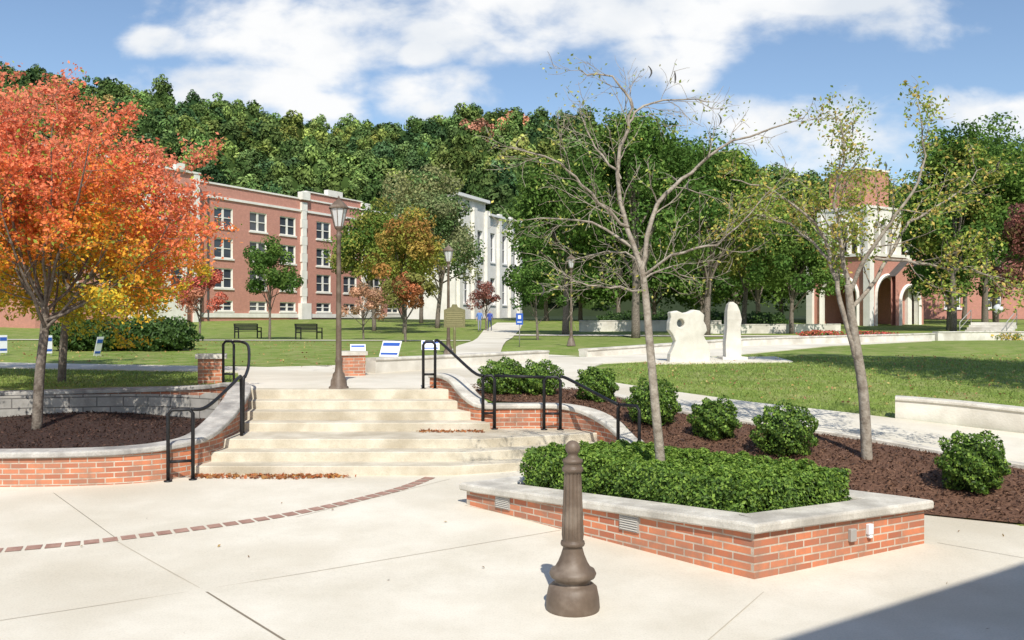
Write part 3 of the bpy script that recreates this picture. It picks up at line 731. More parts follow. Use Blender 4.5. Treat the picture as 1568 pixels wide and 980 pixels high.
tree('broadleaf_tree', 18.8, 72, 12.2, 5.0, 2.0, YG, 70, 14000, .15, .25)
tree('oak_tree', 20.8, 66, 8.6, 4.2, 1.3, G1, 50, 10000, .14, .2)
tree('broadleaf_tree', 23.4, 84, 11.4, 4.6, 2, YG + G1, 80, 12000, .17, .28)
tree('broadleaf_tree', 34.8, 70, 17.4, 3.7, 2.0, G2 + G1, 100, 19000, .14, .28)
tree('oak_tree', 39.4, 74, 17.2, 5.4, 2.0, G1 + G2[:1], 110, 21000, .16, .3)
tree('oak_tree', 37.4, 76, 9.6, 4.0, 1.0, G1, 60, 10000, .15, .24)
tree('dark_red_tree', 36.8, 63, 9.2, 3.0, 1.5, [(.12, .055, .05), (.17, .07, .055), (.09, .06, .03)], 46, 7000, .13, .2)
tree('oak_tree', 48.0, 88, 20.5, 7, 2.0, G1 + G2[:1], 100, 16000, .2, .3)
for x, y, H in ((21, 98, 11), (12, 100, 12), (4, 102, 11), (31.5, 104, 11), (45, 102, 16), (54, 106, 16), (26, 103, 9), (16.5, 103, 9), (8, 104, 9), (38, 106, 10)):
    tree('oak_tree', x, y, H, 6.2, .2, G1, 55, 7000, .23, .3)
tree('oak_tree', 14.6, 12.2, 15.5, 4.3, 8.0, G1, 80, 8000, .15, .25)
tree('oak_tree', 12.2, 15.9, 15.5, 3.6, 9.5, G1, 50, 5000, .15, .2)

# ------------------------------------------------------------------ forest on the hill
forest = bpy.data.objects.new('hillside_forest', None); COL.objects.link(forest)
variants = []
for k in range(6):
    mb = MB(); R = 1.0
    crown(mb, (0, 0, 0), R, 1.0 + .2 * rng.uniform(), 20, 1500, .078, [(.8, .9, .8), (1, 1, 1), (1.25, 1.2, 1.05), (.55, .65, .6)], mat=0, flat=.9)
    a = [(-1.0, .2), (-.5, .42), (0, .5), (.4, .42), (.65, .15)]
    mb.lathe(a, (0, 0, 0), 7, 0); mb.C[-1][:] = (.3, .35, .3)
    o = mb.obj('tree_crown', [M_leaft], col=True, parent=forest); variants.append(o.data)
    bpy.data.objects.remove(o)
fy = []
yy = 153
while yy < 310:
    x = -yy * .66 + rng.uniform(0, 6)
    while x < yy * .66:
        if not (x > 26 and yy < 175): fy.append((x + rng.uniform(-2.4, 2.4), yy + rng.uniform(-2.4, 2.4)))
        x += rng.uniform(6.6, 9.6)
    yy += 7.6
fy = np.array(fy); fz = T(fy[:, 0], fy[:, 1])
noi = np.sin(fy[:, 0] * .043 + 1.3) * np.cos(fy[:, 1] * .057 + .5) + rng.normal(size=len(fy)) * .5
for i, ((x, y), z) in enumerate(zip(fy, fz)):
    o = bpy.data.objects.new('tree_crown_%d' % i, variants[rng.integers(0, 6)]); COL.objects.link(o); o.parent = forest
    s_ = rng.uniform(4.0, 7.0); o.location = (x, y, z + 4.2 + rng.uniform(-1.4, 2.4)); o.scale = (s_, s_, s_ * rng.uniform(.85, 1.25)); o.rotation_euler = (0, 0, rng.uniform(0, 6.28))
    r = rng.uniform()
    v = rng.uniform(.6, 1.3)
    if noi[i] > 1.15: c = (.135, .145, .042)
    elif noi[i] > .6: c = (.10, .125, .036)
    elif r < .018: c = (.20, .13, .055)
    elif r < .2: c = (.04, .07, .03)
    else: c = (.058, .088, .03) if r < .6 else (.075, .108, .034)
    if abs(x + 5) < 8 and 256 < y < 276: c = (.25, .12, .08)
    o.color = (c[0] * v, c[1] * v, c[2] * v, 1)

# ------------------------------------------------------------------ buildings
def facade(mb, O, d, W, z0, z1, ops, rec=.22, mw=0, mg=1, mf=2, bars=True):
    O = np.array(O, float); d = np.array(d, float); d /= np.linalg.norm(d); n = np.array([d[1], -d[0]])
    def P(u, v, k=0): q = O + d * u - n * k; return (q[0], q[1], v)
    us = sorted(set([0, W] + [a for o in ops for a in o[:2]])); vs = sorted(set([z0, z1] + [a for o in ops for a in o[2:4]]))
    for i in range(len(us) - 1):
        for j in range(len(vs) - 1):
            um, vm = (us[i] + us[i + 1]) / 2, (vs[j] + vs[j + 1]) / 2
            if any(o[0] < um < o[1] and o[2] < vm < o[3] for o in ops): continue
            mb.add([P(us[i], vs[j]), P(us[i + 1], vs[j]), P(us[i + 1], vs[j + 1]), P(us[i], vs[j + 1])], [[0, 1, 2, 3]], mw)
    ang = math.atan2(d[1], d[0])
    for (a, b, c, e) in [o[:4] for o in ops]:
        for q in ([P(a, c), P(b, c), P(b, c, rec), P(a, c, rec)], [P(a, e), P(b, e), P(b, e, rec), P(a, e, rec)], [P(a, c), P(a, e), P(a, e, rec), P(a, c, rec)], [P(b, c), P(b, e), P(b, e, rec), P(b, c, rec)]):
            mb.add(q, [[0, 1, 2, 3]], mf)
        mb.add([P(a, c, rec), P(b, c, rec), P(b, e, rec), P(a, e, rec)], [[0, 1, 2, 3]], mg)
        if bars:
            k = rec - .05; w = b - a
            nb = 2 if w > 1.8 else 1
            def bar(u0, u1, v0, v1):
                q = P((u0 + u1) / 2, (v0 + v1) / 2, k); mb.box(q, (u1 - u0, .08, v1 - v0), ang, mf)
            bar(a, b, c, c + .12); bar(a, b, e - .12, e); bar(a, a + .12, c + .12, e - .12); bar(b - .12, b, c + .12, e - .12)
            if nb == 2: bar((a + b) / 2 - .15, (a + b) / 2 + .15, c + .12, e - .12)
            bar(a + .12, (a + b) / 2 - .16 if nb == 2 else b - .12, (c + e) / 2 - .05, (c + e) / 2 + .05)
            if nb == 2: bar((a + b) / 2 + .16, b - .12, (c + e) / 2 - .05, (c + e) / 2 + .05)
            q = P((a + b) / 2, c - .1, -.06); mb.box(q, (w + .3, .14, .2), ang, mf)
def along(O, d, u, k=0):
    d = np.array(d) / np.linalg.norm(d); n = np.array([d[1], -d[0]]); q = np.array(O) + d * u + n * k; return q
dA = np.array([.478, .878]); OA = np.array([-37., 96.]); angA = math.atan2(dA[1], dA[0])
mb = MB()
Wz = [(14.3, 2.3), (10.75, 2.3), (7.3, 2.3), (4.1, 1.2)]
ops = []
for u in (7.6, 13.1, 18.2, 25.0, 30.5, 36.0, 40.5):
    for zc, hh in Wz: ops.append((u - 1.4, u + 1.4, zc - hh / 2, zc + hh / 2))
facade(mb, along(OA, dA, 3), dA, 40.5, 1.5, 18.0, [(a - 3, b - 3, c, e) for a, b, c, e in ops])
E = along(OA, dA, 43.5); nA = np.array([dA[1], -dA[0]])
facade(mb, E, -nA, 15, 1.5, 18.0, [])
mb.prism([tuple(along(OA, dA, 3, -.2)), tuple(along(OA, dA, 43.3, -.2)), tuple(along(OA, dA, 43.3, -15)), tuple(along(OA, dA, 3, -15))], 17.2, 17.6, 3)
for z, hh, k in ((16.5, .28, .12), (18.05, .2, .1), (3.0, .5, .08)):
    c = along(OA, dA, 23.2, k / 2 + .01); mb.box((c[0], c[1], z), (40.6, k + .05, hh), angA, 2)
mb.box((*along(OA, dA, 5.2, .1), 9.5), (.16, .16, 14), angA, 3)
for u in (21.0, 33.5):
    for q in range(14):
        c = along(OA, dA, u, .10); mb.box((c[0], c[1], 2.2 + q * 1.1 + .55), (1.05 if q % 2 else .8, .4, 1.08), angA, 2)
    c = along(OA, dA, u, .2); mb.box((c[0], c[1], 18.4), (1.5, .8, 1.0), angA, 2)
    c = along(OA, dA, u, .25); mb.box((c[0], c[1], 3.2), (1.8, .8, 2.8), angA, 2)
c = along(OA, dA, 27.2, -.25); mb.box((c[0], c[1], 18.55), (11.2, .6, .9), angA, 0)
c = along(OA, dA, 27.2, -.2); mb.box((c[0], c[1], 19.08), (11.6, .8, .16), angA, 2)
c = along(OA, dA, 27.2, -.15); mb.box((c[0], c[1], 19.5), (3.0, .7, .7), angA, 2)
OW = along(OA, dA, -16, 1.0)
wops = []
for u in (3, 8.2, 17.6):
    for zc, hh in Wz[:3]: wops.append((u - (1.2 if u < 10 else .55), u + (1.2 if u < 10 else .55), zc - hh / 2, zc + hh / 2))
facade(mb, OW, dA, 19, 1.5, 18.5, wops)
facade(mb, along(OA, dA, 3, 1.0), -nA, 16, 1.5, 18.5, [])
mb.prism([tuple(along(OW, dA, 0.1, -.2)), tuple(along(OW, dA, 18.8, -.2)), tuple(along(OW, dA, 18.8, -15)), tuple(along(OW, dA, .1, -15))], 17.8, 18.2, 3)
facade(mb, along(OW, dA, 0, -16), nA, 16, 1.5, 18.5, [])
c = along(OW, dA, 9.5, .05); mb.box((c[0], c[1], 18.6), (19.2, .5, .22), angA, 2)
for u in (11.6, 16.2): c = along(OW, dA, u, .1); mb.box((c[0], c[1], 19.0), (1.2, .6, .7), angA, 2)
OB = along(OW, dA, 11.4, 1.2)
bops = []
for u in (1.3, 3.7):
    for zc in (14.2, 10.6, 7.2): bops.append((u - .85, u + .85, zc - 1.2, zc + 1.2))
facade(mb, OB, dA, 5, 1.8, 16.2, bops, mw=2)
facade(mb, along(OB, dA, 5), -nA, 1.19, 1.8, 16.2, [], mw=2)
facade(mb, along(OB, dA, 0, -1.19), nA, 1.19, 1.8, 16.2, [], mw=2)
mb.prism([tuple(OB), tuple(along(OB, dA, 5)), tuple(along(OB, dA, 5, -1.19)), tuple(along(OB, dA, 0, -1.19))], 16.2, 16.6, 2)
for u in (10.3, 18.6):
    c = along(OW, dA, u, .1); mb.box((c[0], c[1], 10.0), (.8, .3, 16.9), angA, 2)
mb.obj('brick_academic_building', [M_brickB, M_glassd, M_cream, M_dark], uv=True)

mb = MB(); dB = np.array([.40, .917]); OB2 = np.array([-7.2, 112.]); nB = np.array([dB[1], -dB[0]]); angB = math.atan2(dB[1], dB[0])
ops = []
for u in (3.2, 7.2, 11.2, 15.2, 19.0):
    ops += [(u - .9, u + .9, 10.4, 14.4), (u - .9, u + .9, 4.6, 8.2)]
facade(mb, OB2, dB, 9, 1.8, 18.3, [o for o in ops if o[1] < 9], .4)
facade(mb, along(OB2, dB, 9.01), dB, 12, 1.8, 16.6, [(a - 9, b - 9, c, e) for a, b, c, e in ops if a > 9.2], .4)
facade(mb, along(OB2, dB, 0, -7), nB, 7, 1.8, 18.3, [(2.4, 4.4, 9, 13)])
facade(mb, along(OB2, dB, 21), -nB, 7, 1.8, 16.6, [])
facade(mb, along(OB2, dB, 9.0), -nB, 7, 16.0, 18.3, [])
mb.prism([tuple(along(OB2, dB, .1, -.1)), tuple(along(OB2, dB, 8.9, -.1)), tuple(along(OB2, dB, 8.9, -6.9)), tuple(along(OB2, dB, .1, -6.9))], 17.5, 18.0, 3)
mb.prism([tuple(along(OB2, dB, 9.1, -.1)), tuple(along(OB2, dB, 20.9, -.1)), tuple(along(OB2, dB, 20.9, -6.9)), tuple(along(OB2, dB, 9.1, -6.9))], 15.9, 16.4, 3)
for u in (1.0, 5.2, 9.2, 13.2, 17.1, 20.4):
    c = along(OB2, dB, u, .2); mb.box((c[0], c[1], 9.5), (.9, .45, 15.4), angB, 0)
c = along(OB2, dB, 4.5, .25); mb.box((c[0], c[1], 18.4), (9.6, .7, .4), angB, 2)
c = along(OB2, dB, 15.2, .25); mb.box((c[0], c[1], 16.75), (12.0, .7, .3), angB, 2)
mb.obj('limestone_hall', [M_cream, M_glassd, M_frame, M_dark], uv=True)

def archwall(mb, O, d, W, z0, z1, arches, th=.5, mat=0, soff=None):
    O = np.array(O, float); d = np.array(d, float) / np.linalg.norm(d); n = np.array([d[1], -d[0]])
    xs_ = set([0, W])
    for (c, r, sp) in arches:
        for t in np.linspace(0, math.pi, 15): xs_.add(round(c + r * math.cos(t), 4))
    xs_ = sorted(xs_)
    def lo(x):
        for (c, r, sp) in arches:
            if c - r - 1e-3 < x < c + r + 1e-3:
                return sp + math.sqrt(max(0, r * r - (x - c) ** 2))
        return z0
    def P(u, v, k): q = O + d * u - n * k; return (q[0], q[1], v)
    for a, b in zip(xs_[:-1], xs_[1:]):
        m = (a + b) / 2; ina = any(c - r < m < c + r for c, r, sp in arches)
        la, lb = (lo(a), lo(b)) if ina else (z0, z0)
        for k in (0, th): mb.add([P(a, la, k), P(b, lb, k), P(b, z1, k), P(a, z1, k)], [[0, 1, 2, 3]], mat)
        if ina: mb.add([P(a, la, 0), P(b, lb, 0), P(b, lb, th), P(a, la, th)], [[0, 1, 2, 3]], mat if soff is None else soff)
    for (c, r, sp) in arches:
        for u in (c - r, c + r):
            mb.add([P(u, z0, 0), P(u, sp, 0), P(u, sp, th), P(u, z0, th)], [[0, 1, 2, 3]], mat if soff is None else soff)
        if soff is not None:
            pts_ = [P(c + (r + .12) * math.cos(t), sp + (r + .12) * math.sin(t), -.04) for t in np.linspace(0, math.pi, 17)]
            pts_ = [P(c + r + .12, z0 + .1, -.04)] + pts_ + [P(c - r - .12, z0 + .1, -.04)]
            mb.tube(pts_, min(.2, r * .3), 4, soff)
mb = MB(); near = np.array([35.06, 87.6]); dL = np.array([.575, -.82]); dR = np.array([.82, .575])
def square(near, s): return near - dL * s, near, near + dR * s, near - dL * s + dR * s
def sq_walls(s, off, z0, z1, archL, mat, soff):
    nr = near + (dR * off) - (dL * off)
    Lc, Nc, Rc, Bc = square(nr, s)
    archwall(mb, Lc, Nc - Lc, s, z0, z1, archL, .45, mat, soff)
    archwall(mb, Nc, Rc - Nc, s, z0, z1, archL, .45, mat, soff)
    archwall(mb, Rc, Bc - Rc, s, z0, z1, [], .45, mat, soff)
    archwall(mb, Bc, Lc - Bc, s, z0, z1, [], .45, mat, soff)
    return Lc, Nc, Rc, Bc
b1 = sq_walls(6.6, -.45, 1.6, 8.75, [(3.3, 2.0, 4.8)], 0, 1)
b2 = sq_walls(5.3, .1, 8.9, 13.7, [(1.5, .42, 11.8), (2.65, .42, 12.0), (3.8, .42, 11.8)], 1, 1)
b3 = sq_walls(4.1, .75, 13.7, 17.6, [], 0, 1)
for (b, z0, z1, g, m) in ((b1, 8.75, 9.05, .2, 1), (b2, 13.6, 13.85, .12, 1), (b3, 17.55, 17.75, .1, 1), (b2, 9.3, 9.32, -.5, 3)):
    ctr = sum(b) / 4; pl = [tuple(ctr + (p - ctr) * (1 + g / 3)) for p in (b[0], b[1], b[2], b[3])]
    mb.prism(pl, z0, z1, m)
for b, z0, z1, w_ in ((b1, 1.6, 8.75, .55), (b2, 9.0, 13.6, .4)):
    for p in b[:3]:
        mb.box((p[0], p[1], (z0 + z1) / 2), (w_ * 1.3, w_ * 1.3, z1 - z0), math.atan2(dR[1], dR[0]), 1)
ctr = sum(b2) / 4
mb.prism([tuple(ctr + (p - ctr) * .55) for p in b2], 9.4, 13.5, 3)
g0 = b1[1] + dR * 3.0
O_ = g0 + dL * 1.0
archwall(mb, O_, dR, 5.0, 1.6, 6.8, [(2.5, 1.6, 4.2)], .5, 0, 1)
q0, q1 = O_, O_ + dR * 5.0; qm = (q0 + q1) / 2; back = -dL * 4
mb.add([(*q0, 6.8), (*q1, 6.8), (*qm, 8.4)], [[0, 1, 2]], 0)
mb.add([(*q0, 6.8), (*qm, 8.4), (*(qm + back), 8.4), (*(q0 + back), 6.8)], [[0, 1, 2, 3]], 3)
mb.add([(*q1, 6.8), (*qm, 8.4), (*(qm + back), 8.4), (*(q1 + back), 6.8)], [[0, 1, 2, 3]], 3)
mb.add([(*q1, 1.6), (*q1, 6.8), (*(q1 + back), 6.8), (*(q1 + back), 1.6)], [[0, 1, 2, 3]], 0)
mb.obj('chapel_bell_tower', [M_brickB, M_cream, M_glassd, M_dark], uv=True)
mb = MB(); facade(mb, (49, 118), (1, -.15), 26, 2, 16, [(u, u + 2, z, z + 2.2) for u in (3, 8, 13, 18, 22.5) for z in (4, 8, 11.6)])
facade(mb, (49, 130), (0, -1), 12, 2, 16, []); mb.box((62, 122, 16.1), (27, 12, .4), -.15, 3)
mb.obj('brick_dormitory', [M_brickB, M_glassd, M_frame, M_dark], uv=True)
mb = MB(); dH = np.array([.824, .566]); OH = np.array([2.72, -.80])
facade(mb, OH + dH * 12, -dH, 12, -.05, 8, [(u, u + 1.5, z, z + 1.9) for u in (1, 4, 7, 10) for z in (1.0, 4.9)])
nH = np.array([dH[1], -dH[0]])
facade(mb, OH, nH, 10, -.05, 8, []); facade(mb, OH + dH * 12 + nH * 10, -nH, 10, -.05, 8, []); facade(mb, OH + nH * 10, dH, 12, -.05, 8, [])
mb.prism([tuple(OH + dH * .05 + nH * .05), tuple(OH + dH * 11.95 + nH * .05), tuple(OH + dH * 11.95 + nH * 9.95), tuple(OH + dH * .05 + nH * 9.95)], 7.7, 7.95, 3)
mb.obj('brick_hall', [M_brickB, M_glassd, M_frame, M_dark], uv=True)

# ------------------------------------------------------------------ low pale walls
def lowwall(name, P, h, th=.35, dz=0):
    P = catmull(P, 4); z = T(P[:, 0], P[:, 1]) + dz
    return wall(name, P, z - .2 - dz, z + np.interp(np.linspace(0, 1, len(P)), [0, 1], h), th, th + .06, .07, M_white, M_cop)
lowwall('low_stone_wall', [(-3.45,21.65),(-1.2,24.5),(.99,27.4)], (.40,.30))
lowwall('low_stone_wall', [(2.3,28.7),(6,32.5),(9.8,36.4),(16,42),(22.7,48)], (.28,.42))
lowwall('low_stone_wall', [(22.9,48),(27,49.5),(30,49)], (.5,.5))
lowwall('stone_bench_wall', [(7.0,16.2),(7.9,15.75),(8.8,15.1),(11,13.4),(13,11.5)], (.40,.45))
lowwall('low_stone_wall', [(5.5,72),(12,73),(17,72)], (.9,.9), .5)
lowwall('low_stone_wall', [(14,66),(22,67),(25,68)], (.7,.7), .5)
lowwall('low_stone_wall', [(36,60),(34,57),(37,52),(46,50)], (.5,.5), .5)
for (x, y, h, w_) in ((-3.75, 20.9, .60, .52), (-6.3, 18.6, .62, .52)):
    z = Tz(x, y); mb = MB(); mb.box((x, y, z + h / 2 - .1), (w_, w_, h), .3, 0); mb.box((x, y, z + h - .05), (w_ + .1, w_ + .1, .09), .3, 1)
    o = mb.obj('brick_pier', [M_brick, M_cop], uv=True)
mb = MB()
for i in range(6): mb.box((29.8 + i * .28, 56 + i * .3, 1.35 + i * .15 + .0), (2.6, .45, .3 + i * .02), -.75, 0)
for s_ in (-1.35, 1.35):
    a = np.array([29.6 + s_ * .73, 55.8 - s_ * .68]); b = a + np.array([1.6, 1.7])
    mb.tube([(*a, 1.3), (*a, 2.3), (*b, 3.1), (*b, 2.1)], .03, 5, 1)
    mb.tube([(*a, 1.9), (*b, 2.7)], .02, 5, 1)
mb.obj('chapel_steps', [M_white, M_metal])

# ------------------------------------------------------------------ sculptures
outl = [(-.62,0),(-.60,.25),(-.50,.45),(-.44,.62),(-.52,.8),(-.63,.95),(-.62,1.15),(-.58,1.30),(-.60,1.46),(-.40,1.50),(-.22,1.43),(-.05,1.46),(.1,1.53),(.28,1.50),(.42,1.38),(.40,1.2),(.47,1.08),(.50,.92),(.40,.78),(.45,.68),(.56,.5),(.60,.25),(.58,0)]
hole = [(-.29 + .11 * math.cos(t), 1.14 + .12 * math.sin(t)) for t in np.linspace(0, 2 * math.pi, 12, endpoint=False)]
bm = bmesh.new()
def loop(pts_, y): return [bm.verts.new((x, y, z)) for x, z in pts_]
for y in (0, .32):
    o1 = loop(outl, y); h1 = loop(hole, y)
    es = [bm.edges.new((o1[i], o1[(i + 1) % len(o1)])) for i in range(len(o1))] + [bm.edges.new((h1[i], h1[(i + 1) % len(h1)])) for i in range(len(h1))]
    bmesh.ops.triangle_fill(bm, use_beauty=True, use_dissolve=False, edges=es)
    if y == 0: fo, fh = o1, h1
for A_, B_ in ((fo, o1), (fh, h1)):
    for i in range(len(A_)): bm.faces.new((A_[i], A_[(i + 1) % len(A_)], B_[(i + 1) % len(B_)], B_[i]))
bmesh.ops.recalc_face_normals(bm, faces=bm.faces[:])
m = bpy.data.meshes.new('stone_sculpture'); bm.to_mesh(m); bm.free(); m.materials.append(M_white)
o = bpy.data.objects.new('stone_sculpture', m); COL.objects.link(o); o.location = (5.15, 25.6, Tz(5.15, 25.6) + .02); o.rotation_euler = (0, 0, .12)
bv = o.modifiers.new('b', 'BEVEL'); bv.width = .03; bv.segments = 2; bv.limit_method = 'ANGLE'; bv.angle_limit = 1.0
mb = MB(); z = Tz(6.7, 27)
pc = [(6.7,27,z-.05,.23,.2),(6.69,27,z+.5,.235,.2),(6.7,27,z+1.0,.2,.19),(6.72,27,z+1.25,.22,.2),(6.70,27,z+1.5,.19,.18),(6.68,27,z+1.70,.13,.14),(6.66,27,z+1.78,.05,.08)]
V = []; 
for x, y, zz, a, b in pc: V += [(x - a, y - b, zz), (x + a, y - b, zz), (x + a, y + b, zz), (x - a, y + b, zz)]
Fq = [[i * 4 + j, i * 4 + (j + 1) % 4, (i + 1) * 4 + (j + 1) % 4, (i + 1) * 4 + j] for i in range(6) for j in range(4)] + [[24, 25, 26, 27]]
mb.add(V, Fq, 0); mb.box((6.7, 27, z + .05), (.75, .75, .14), 0, 0)
mb.obj('stone_pillar_sculpture', [M_white])

# ------------------------------------------------------------------ bollard
prof = [(0,.225),(.02,.23),(.10,.224),(.19,.205),(.215,.175),(.225,.148),(.255,.15),(.275,.188),(.305,.2),(.335,.186),(.35,.155),(.40,.125),(.46,.1),(.52,.083),(.535,.083),(.54,.098),(.555,.104),(.575,.1),(.58,.086),(.60,.09),(.63,.094),(.9,.083),(1.14,.074),(1.16,.074),(1.165,.084),(1.18,.09),(1.2,.088),(1.205,.078),(1.24,.077),(1.245,.086),(1.265,.086),(1.28,.06),(1.295,.045),(1.305,.042)]
pr = prof + [(1.365 - .064 * math.cos(a), .064 * math.sin(a)) for a in np.linspace(.75, 3.1, 10)]
def flute(z, r, t):
    if .61 < z < 1.15: return r * (1 - .15 * max(0, math.cos(t * 12)) ** 2)
    return r
mb = MB(); bx, by = .515, 7.53
mb.lathe(pr, (bx, by, 0), 96, 0, mod=flute)
mb.obj('bollard', [M_bronze])

# ------------------------------------------------------------------ lamps
def lamp(name, x, y, H):
    z = Tz(x, y) + .02; mb = MB()
    pr = [(0,.19),(.05,.19),(.07,.16),(.18,.15),(.22,.125),(.3,.11),(.34,.075),(.5,.062),(.55,.075),(.58,.06),(.62,.056),(H-.75,.04),(H-.72,.06),(H-.68,.06),(H-.66,.04),(H-.60,.04),(H-.56,.075),(H-.53,.085)]
    mb.lathe(pr, (x, y, z), 12, 0)
    mb.lathe([(H-.525,.075),(H-.2,.155),(H-.19,.15)], (x, y, z), 8, 1, smooth=False)
    mb.lathe([(H-.19,.185),(H-.165,.19),(H-.12,.15),(H-.06,.09),(H-.03,.05),(H-.01,.025),(H+.03,.02),(H+.06,.005)], (x, y, z), 8, 0, smooth=False)
    for k in range(8):
        a = k * math.pi / 4; mb.tube([(x + .08 * math.cos(a), y + .08 * math.sin(a), z + H - .53), (x + .165 * math.cos(a), y + .165 * math.sin(a), z + H - .19)], .009, 4, 0)
    return mb.obj(name, [M_bronze, M_lglass])
lamp('street_lamp', -3.29, 16.85, 3.62); lamp('street_lamp', -2.1, 29.3, 3.65); lamp('street_lamp', 2.4, 36, 3.7)
mb = MB(); x, y = 31.5, 57.5; z = Tz(x, y)
mb.lathe([(0,.2),(.3,.16),(.35,.07),(1.5,.05),(1.55,.12),(1.6,.12)], (x, y, z), 12, 0)
mb.lathe([(1.85 - .3 * math.cos(a), .3 * math.sin(a) + .001) for a in np.linspace(.4, 3.1, 10)], (x, y, z), 16, 1)
mb.obj('globe_lamp', [M_bronze, M_lglass])

# ------------------------------------------------------------------ handrails
def rail(name, loops, runs):
    mb = MB(); R = .027
    for (a, b, z0, z1) in loops:
        a = np.array(a); b = np.array(b)
        e = (b - a) / np.linalg.norm(b - a)
        mb.tube([(*a, z0 - .05), (*a, z1 - .06), (*(a + e * .05), z1), (*(b - e * .05), z1), (*b, z1 - .06), (*b, z0 - .05)], R, 6, 0)
        mb.tube([(*a, z0 + .28), (*b, z0 + .28)], R * .8, 6, 0)
        for p in (a, b): mb.lathe([(0, .06), (.015, .06), (.02, .03)], (p[0], p[1], z0), 10, 0)
    for r in runs: mb.tube(catmull(r, 4) if len(r) > 2 else r, R, 8, 0)
    return mb.obj(name, [M_black])
rail('handrail', [((-4.93,12.72),(-4.62,12.85),.135,1.16)], [[(-4.64,12.84,1.16),(-4.5,12.95,1.16),(-4.42,13.3,1.27),(-4.38,14.0,1.47),(-4.4,14.3,1.52),(-4.4,14.42,1.44),(-4.4,14.44,.56)]])
rail('handrail', [((-5.58,17.15),(-5.36,17.1),1.13,2.04)], [[(-5.36,17.1,2.04),(-5.15,16.95,2.03),(-4.9,16.5,1.95),(-4.6,15.5,1.66),(-4.48,14.9,1.5),(-4.48,14.8,1.42),(-4.48,14.78,.56)]])
rail('handrail', [((-1.68,16.8),(-1.46,16.85),1.14,2.04),((-.5,15.3),(-.3,15.3),.565,1.49),((.55,15.22),(.83,15.22),.565,1.47)],
     [[(-1.46,16.85,2.04),(-1.35,16.75,2.03),(-.7,15.6,1.55),(-.5,15.3,1.49)],[(-.3,15.3,1.49),(.55,15.22,1.47)],[(.83,15.22,1.47),(.95,15.1,1.45),(1.5,13.95,1.2),(1.62,13.6,1.16)]])
rail('handrail', [((1.62,13.55),(1.9,13.25),.15,1.16)], [])

def bench(name, x, y, rz):
    mb = MB(); z = Tz(x, y)
    def bx_(lx, ly, lz, sx, sy, sz, m, tilt=0):
        c, s_ = math.cos(rz), math.sin(rz); mb.box((x + lx * c - ly * s_, y + lx * s_ + ly * c, z + lz), (sx, sy, sz), rz, m, tilt)
    for k in range(5): bx_(0, -.2 + k * .1, .45, 1.6, .075, .035, 0)
    for k in range(5): bx_(0, .27 + k * .02, .55 + k * .085, 1.6, .03, .065, 0, -.2)
    for e in (-.78, .78):
        bx_(e, -.22, .22, .06, .06, .45, 0); bx_(e, .25, .45, .06, .06, .92, 0); bx_(e, 0, .66, .06, .5, .05, 0); bx_(e, 0, .4, .06, .45, .05, 0); bx_(e, -.22, .55, .05, .05, .22, 0)
    return mb.obj(name, [M_black])
bench('park_bench', -16.5, 55.5, .8); bench('park_bench', -12.0, 52.5, .9)

# ------------------------------------------------------------------ signs
def yard_sign(name, x, y, z, w_, h, rz, tilt, post=.3):
    mb = MB(); c, s_ = math.cos(rz), math.sin(rz)
    for e in (-.35, .35): mb.tube([(x + e * w_ * c, y + e * w_ * s_, z - .05), (x + e * w_ * c, y + e * w_ * s_, z + post + .05)], .008, 5, 2)
    mb.box((x, y, z + post + h / 2), (w_, .02, h), rz, 0, tilt)
    for v_, hh in ((.28, .2), (-.32, .12)):
        o_ = Vector((0, -.013, v_ * h)); o_.rotate(Matrix.Rotation(tilt, 3, 'X')); o_.rotate(Matrix.Rotation(rz, 3, 'Z'))
        mb.box((x + o_.x, y + o_.y, z + post + h / 2 + o_.z), (w_ * .88, .008, hh * h), rz, 1, tilt)
    return mb.obj(name, [M_swhite, M_sblue, M_metal])
yard_sign('yard_sign', -3.45, 25.2, 1.2, .6, .5, -.35, -.5, .18)
yard_sign('yard_sign', -4.6, 26.5, 1.2, .45, .35, .2, -.6, .2)
yard_sign('yard_sign', -2.5, 27.2, 1.2, .55, .35, .1, -.6, .3)
yard_sign('yard_sign', -15.4, 29.5, 1.24, .22, .6, .9, 0, .1)
yard_sign('yard_sign', -13.6, 29.2, 1.24, .22, .65, 1.0, .35, .02)
yard_sign('yard_sign', -17.2, 30, 1.24, .25, .6, .9, 0, .1)
mb = MB(); x, y = -1.78, 27.5; z = Tz(x, y)
mb.lathe([(0,.06),(.05,.045),(.9,.04),(1.02,.04)], (x, y, z), 10, 2)
ol = [(-.33,1.0),(.33,1.0),(.33,1.55),(.2,1.6),(.1,1.64),(.07,1.72),(-.07,1.72),(-.1,1.64),(-.2,1.6),(-.33,1.55)]
nv = len(ol); V = [(x + a, y - .03, z + b) for a, b in ol] + [(x + a, y + .03, z + b) for a, b in ol]
mb.add(V, [list(range(nv)), [nv + i for i in range(nv)][::-1]] + [[i, (i + 1) % nv, nv + (i + 1) % nv, nv + i] for i in range(nv)], 0)
for k in range(7): mb.box((x, y - .034, z + 1.08 + k * .065), (.52 - .06 * (k % 2), .006, .015), 0, 1)
mb.obj('historical_marker', [M_olive, M_gold, M_olive])
mb = MB(); x, y = .3, 35.5; z = Tz(x, y)
mb.tube([(x, y, z), (x, y, z + 1.35)], .02, 6, 2); mb.box((x, y - .025, z + 1.12), (.28, .012, .46), 0, 0); mb.box((x, y - .033, z + 1.2), (.12, .006, .14), 0, 1); mb.box((x, y - .033, z + 1.0), (.18, .006, .04), 0, 1)
mb.obj('parking_sign', [M_sblue, M_swhite, M_metal])

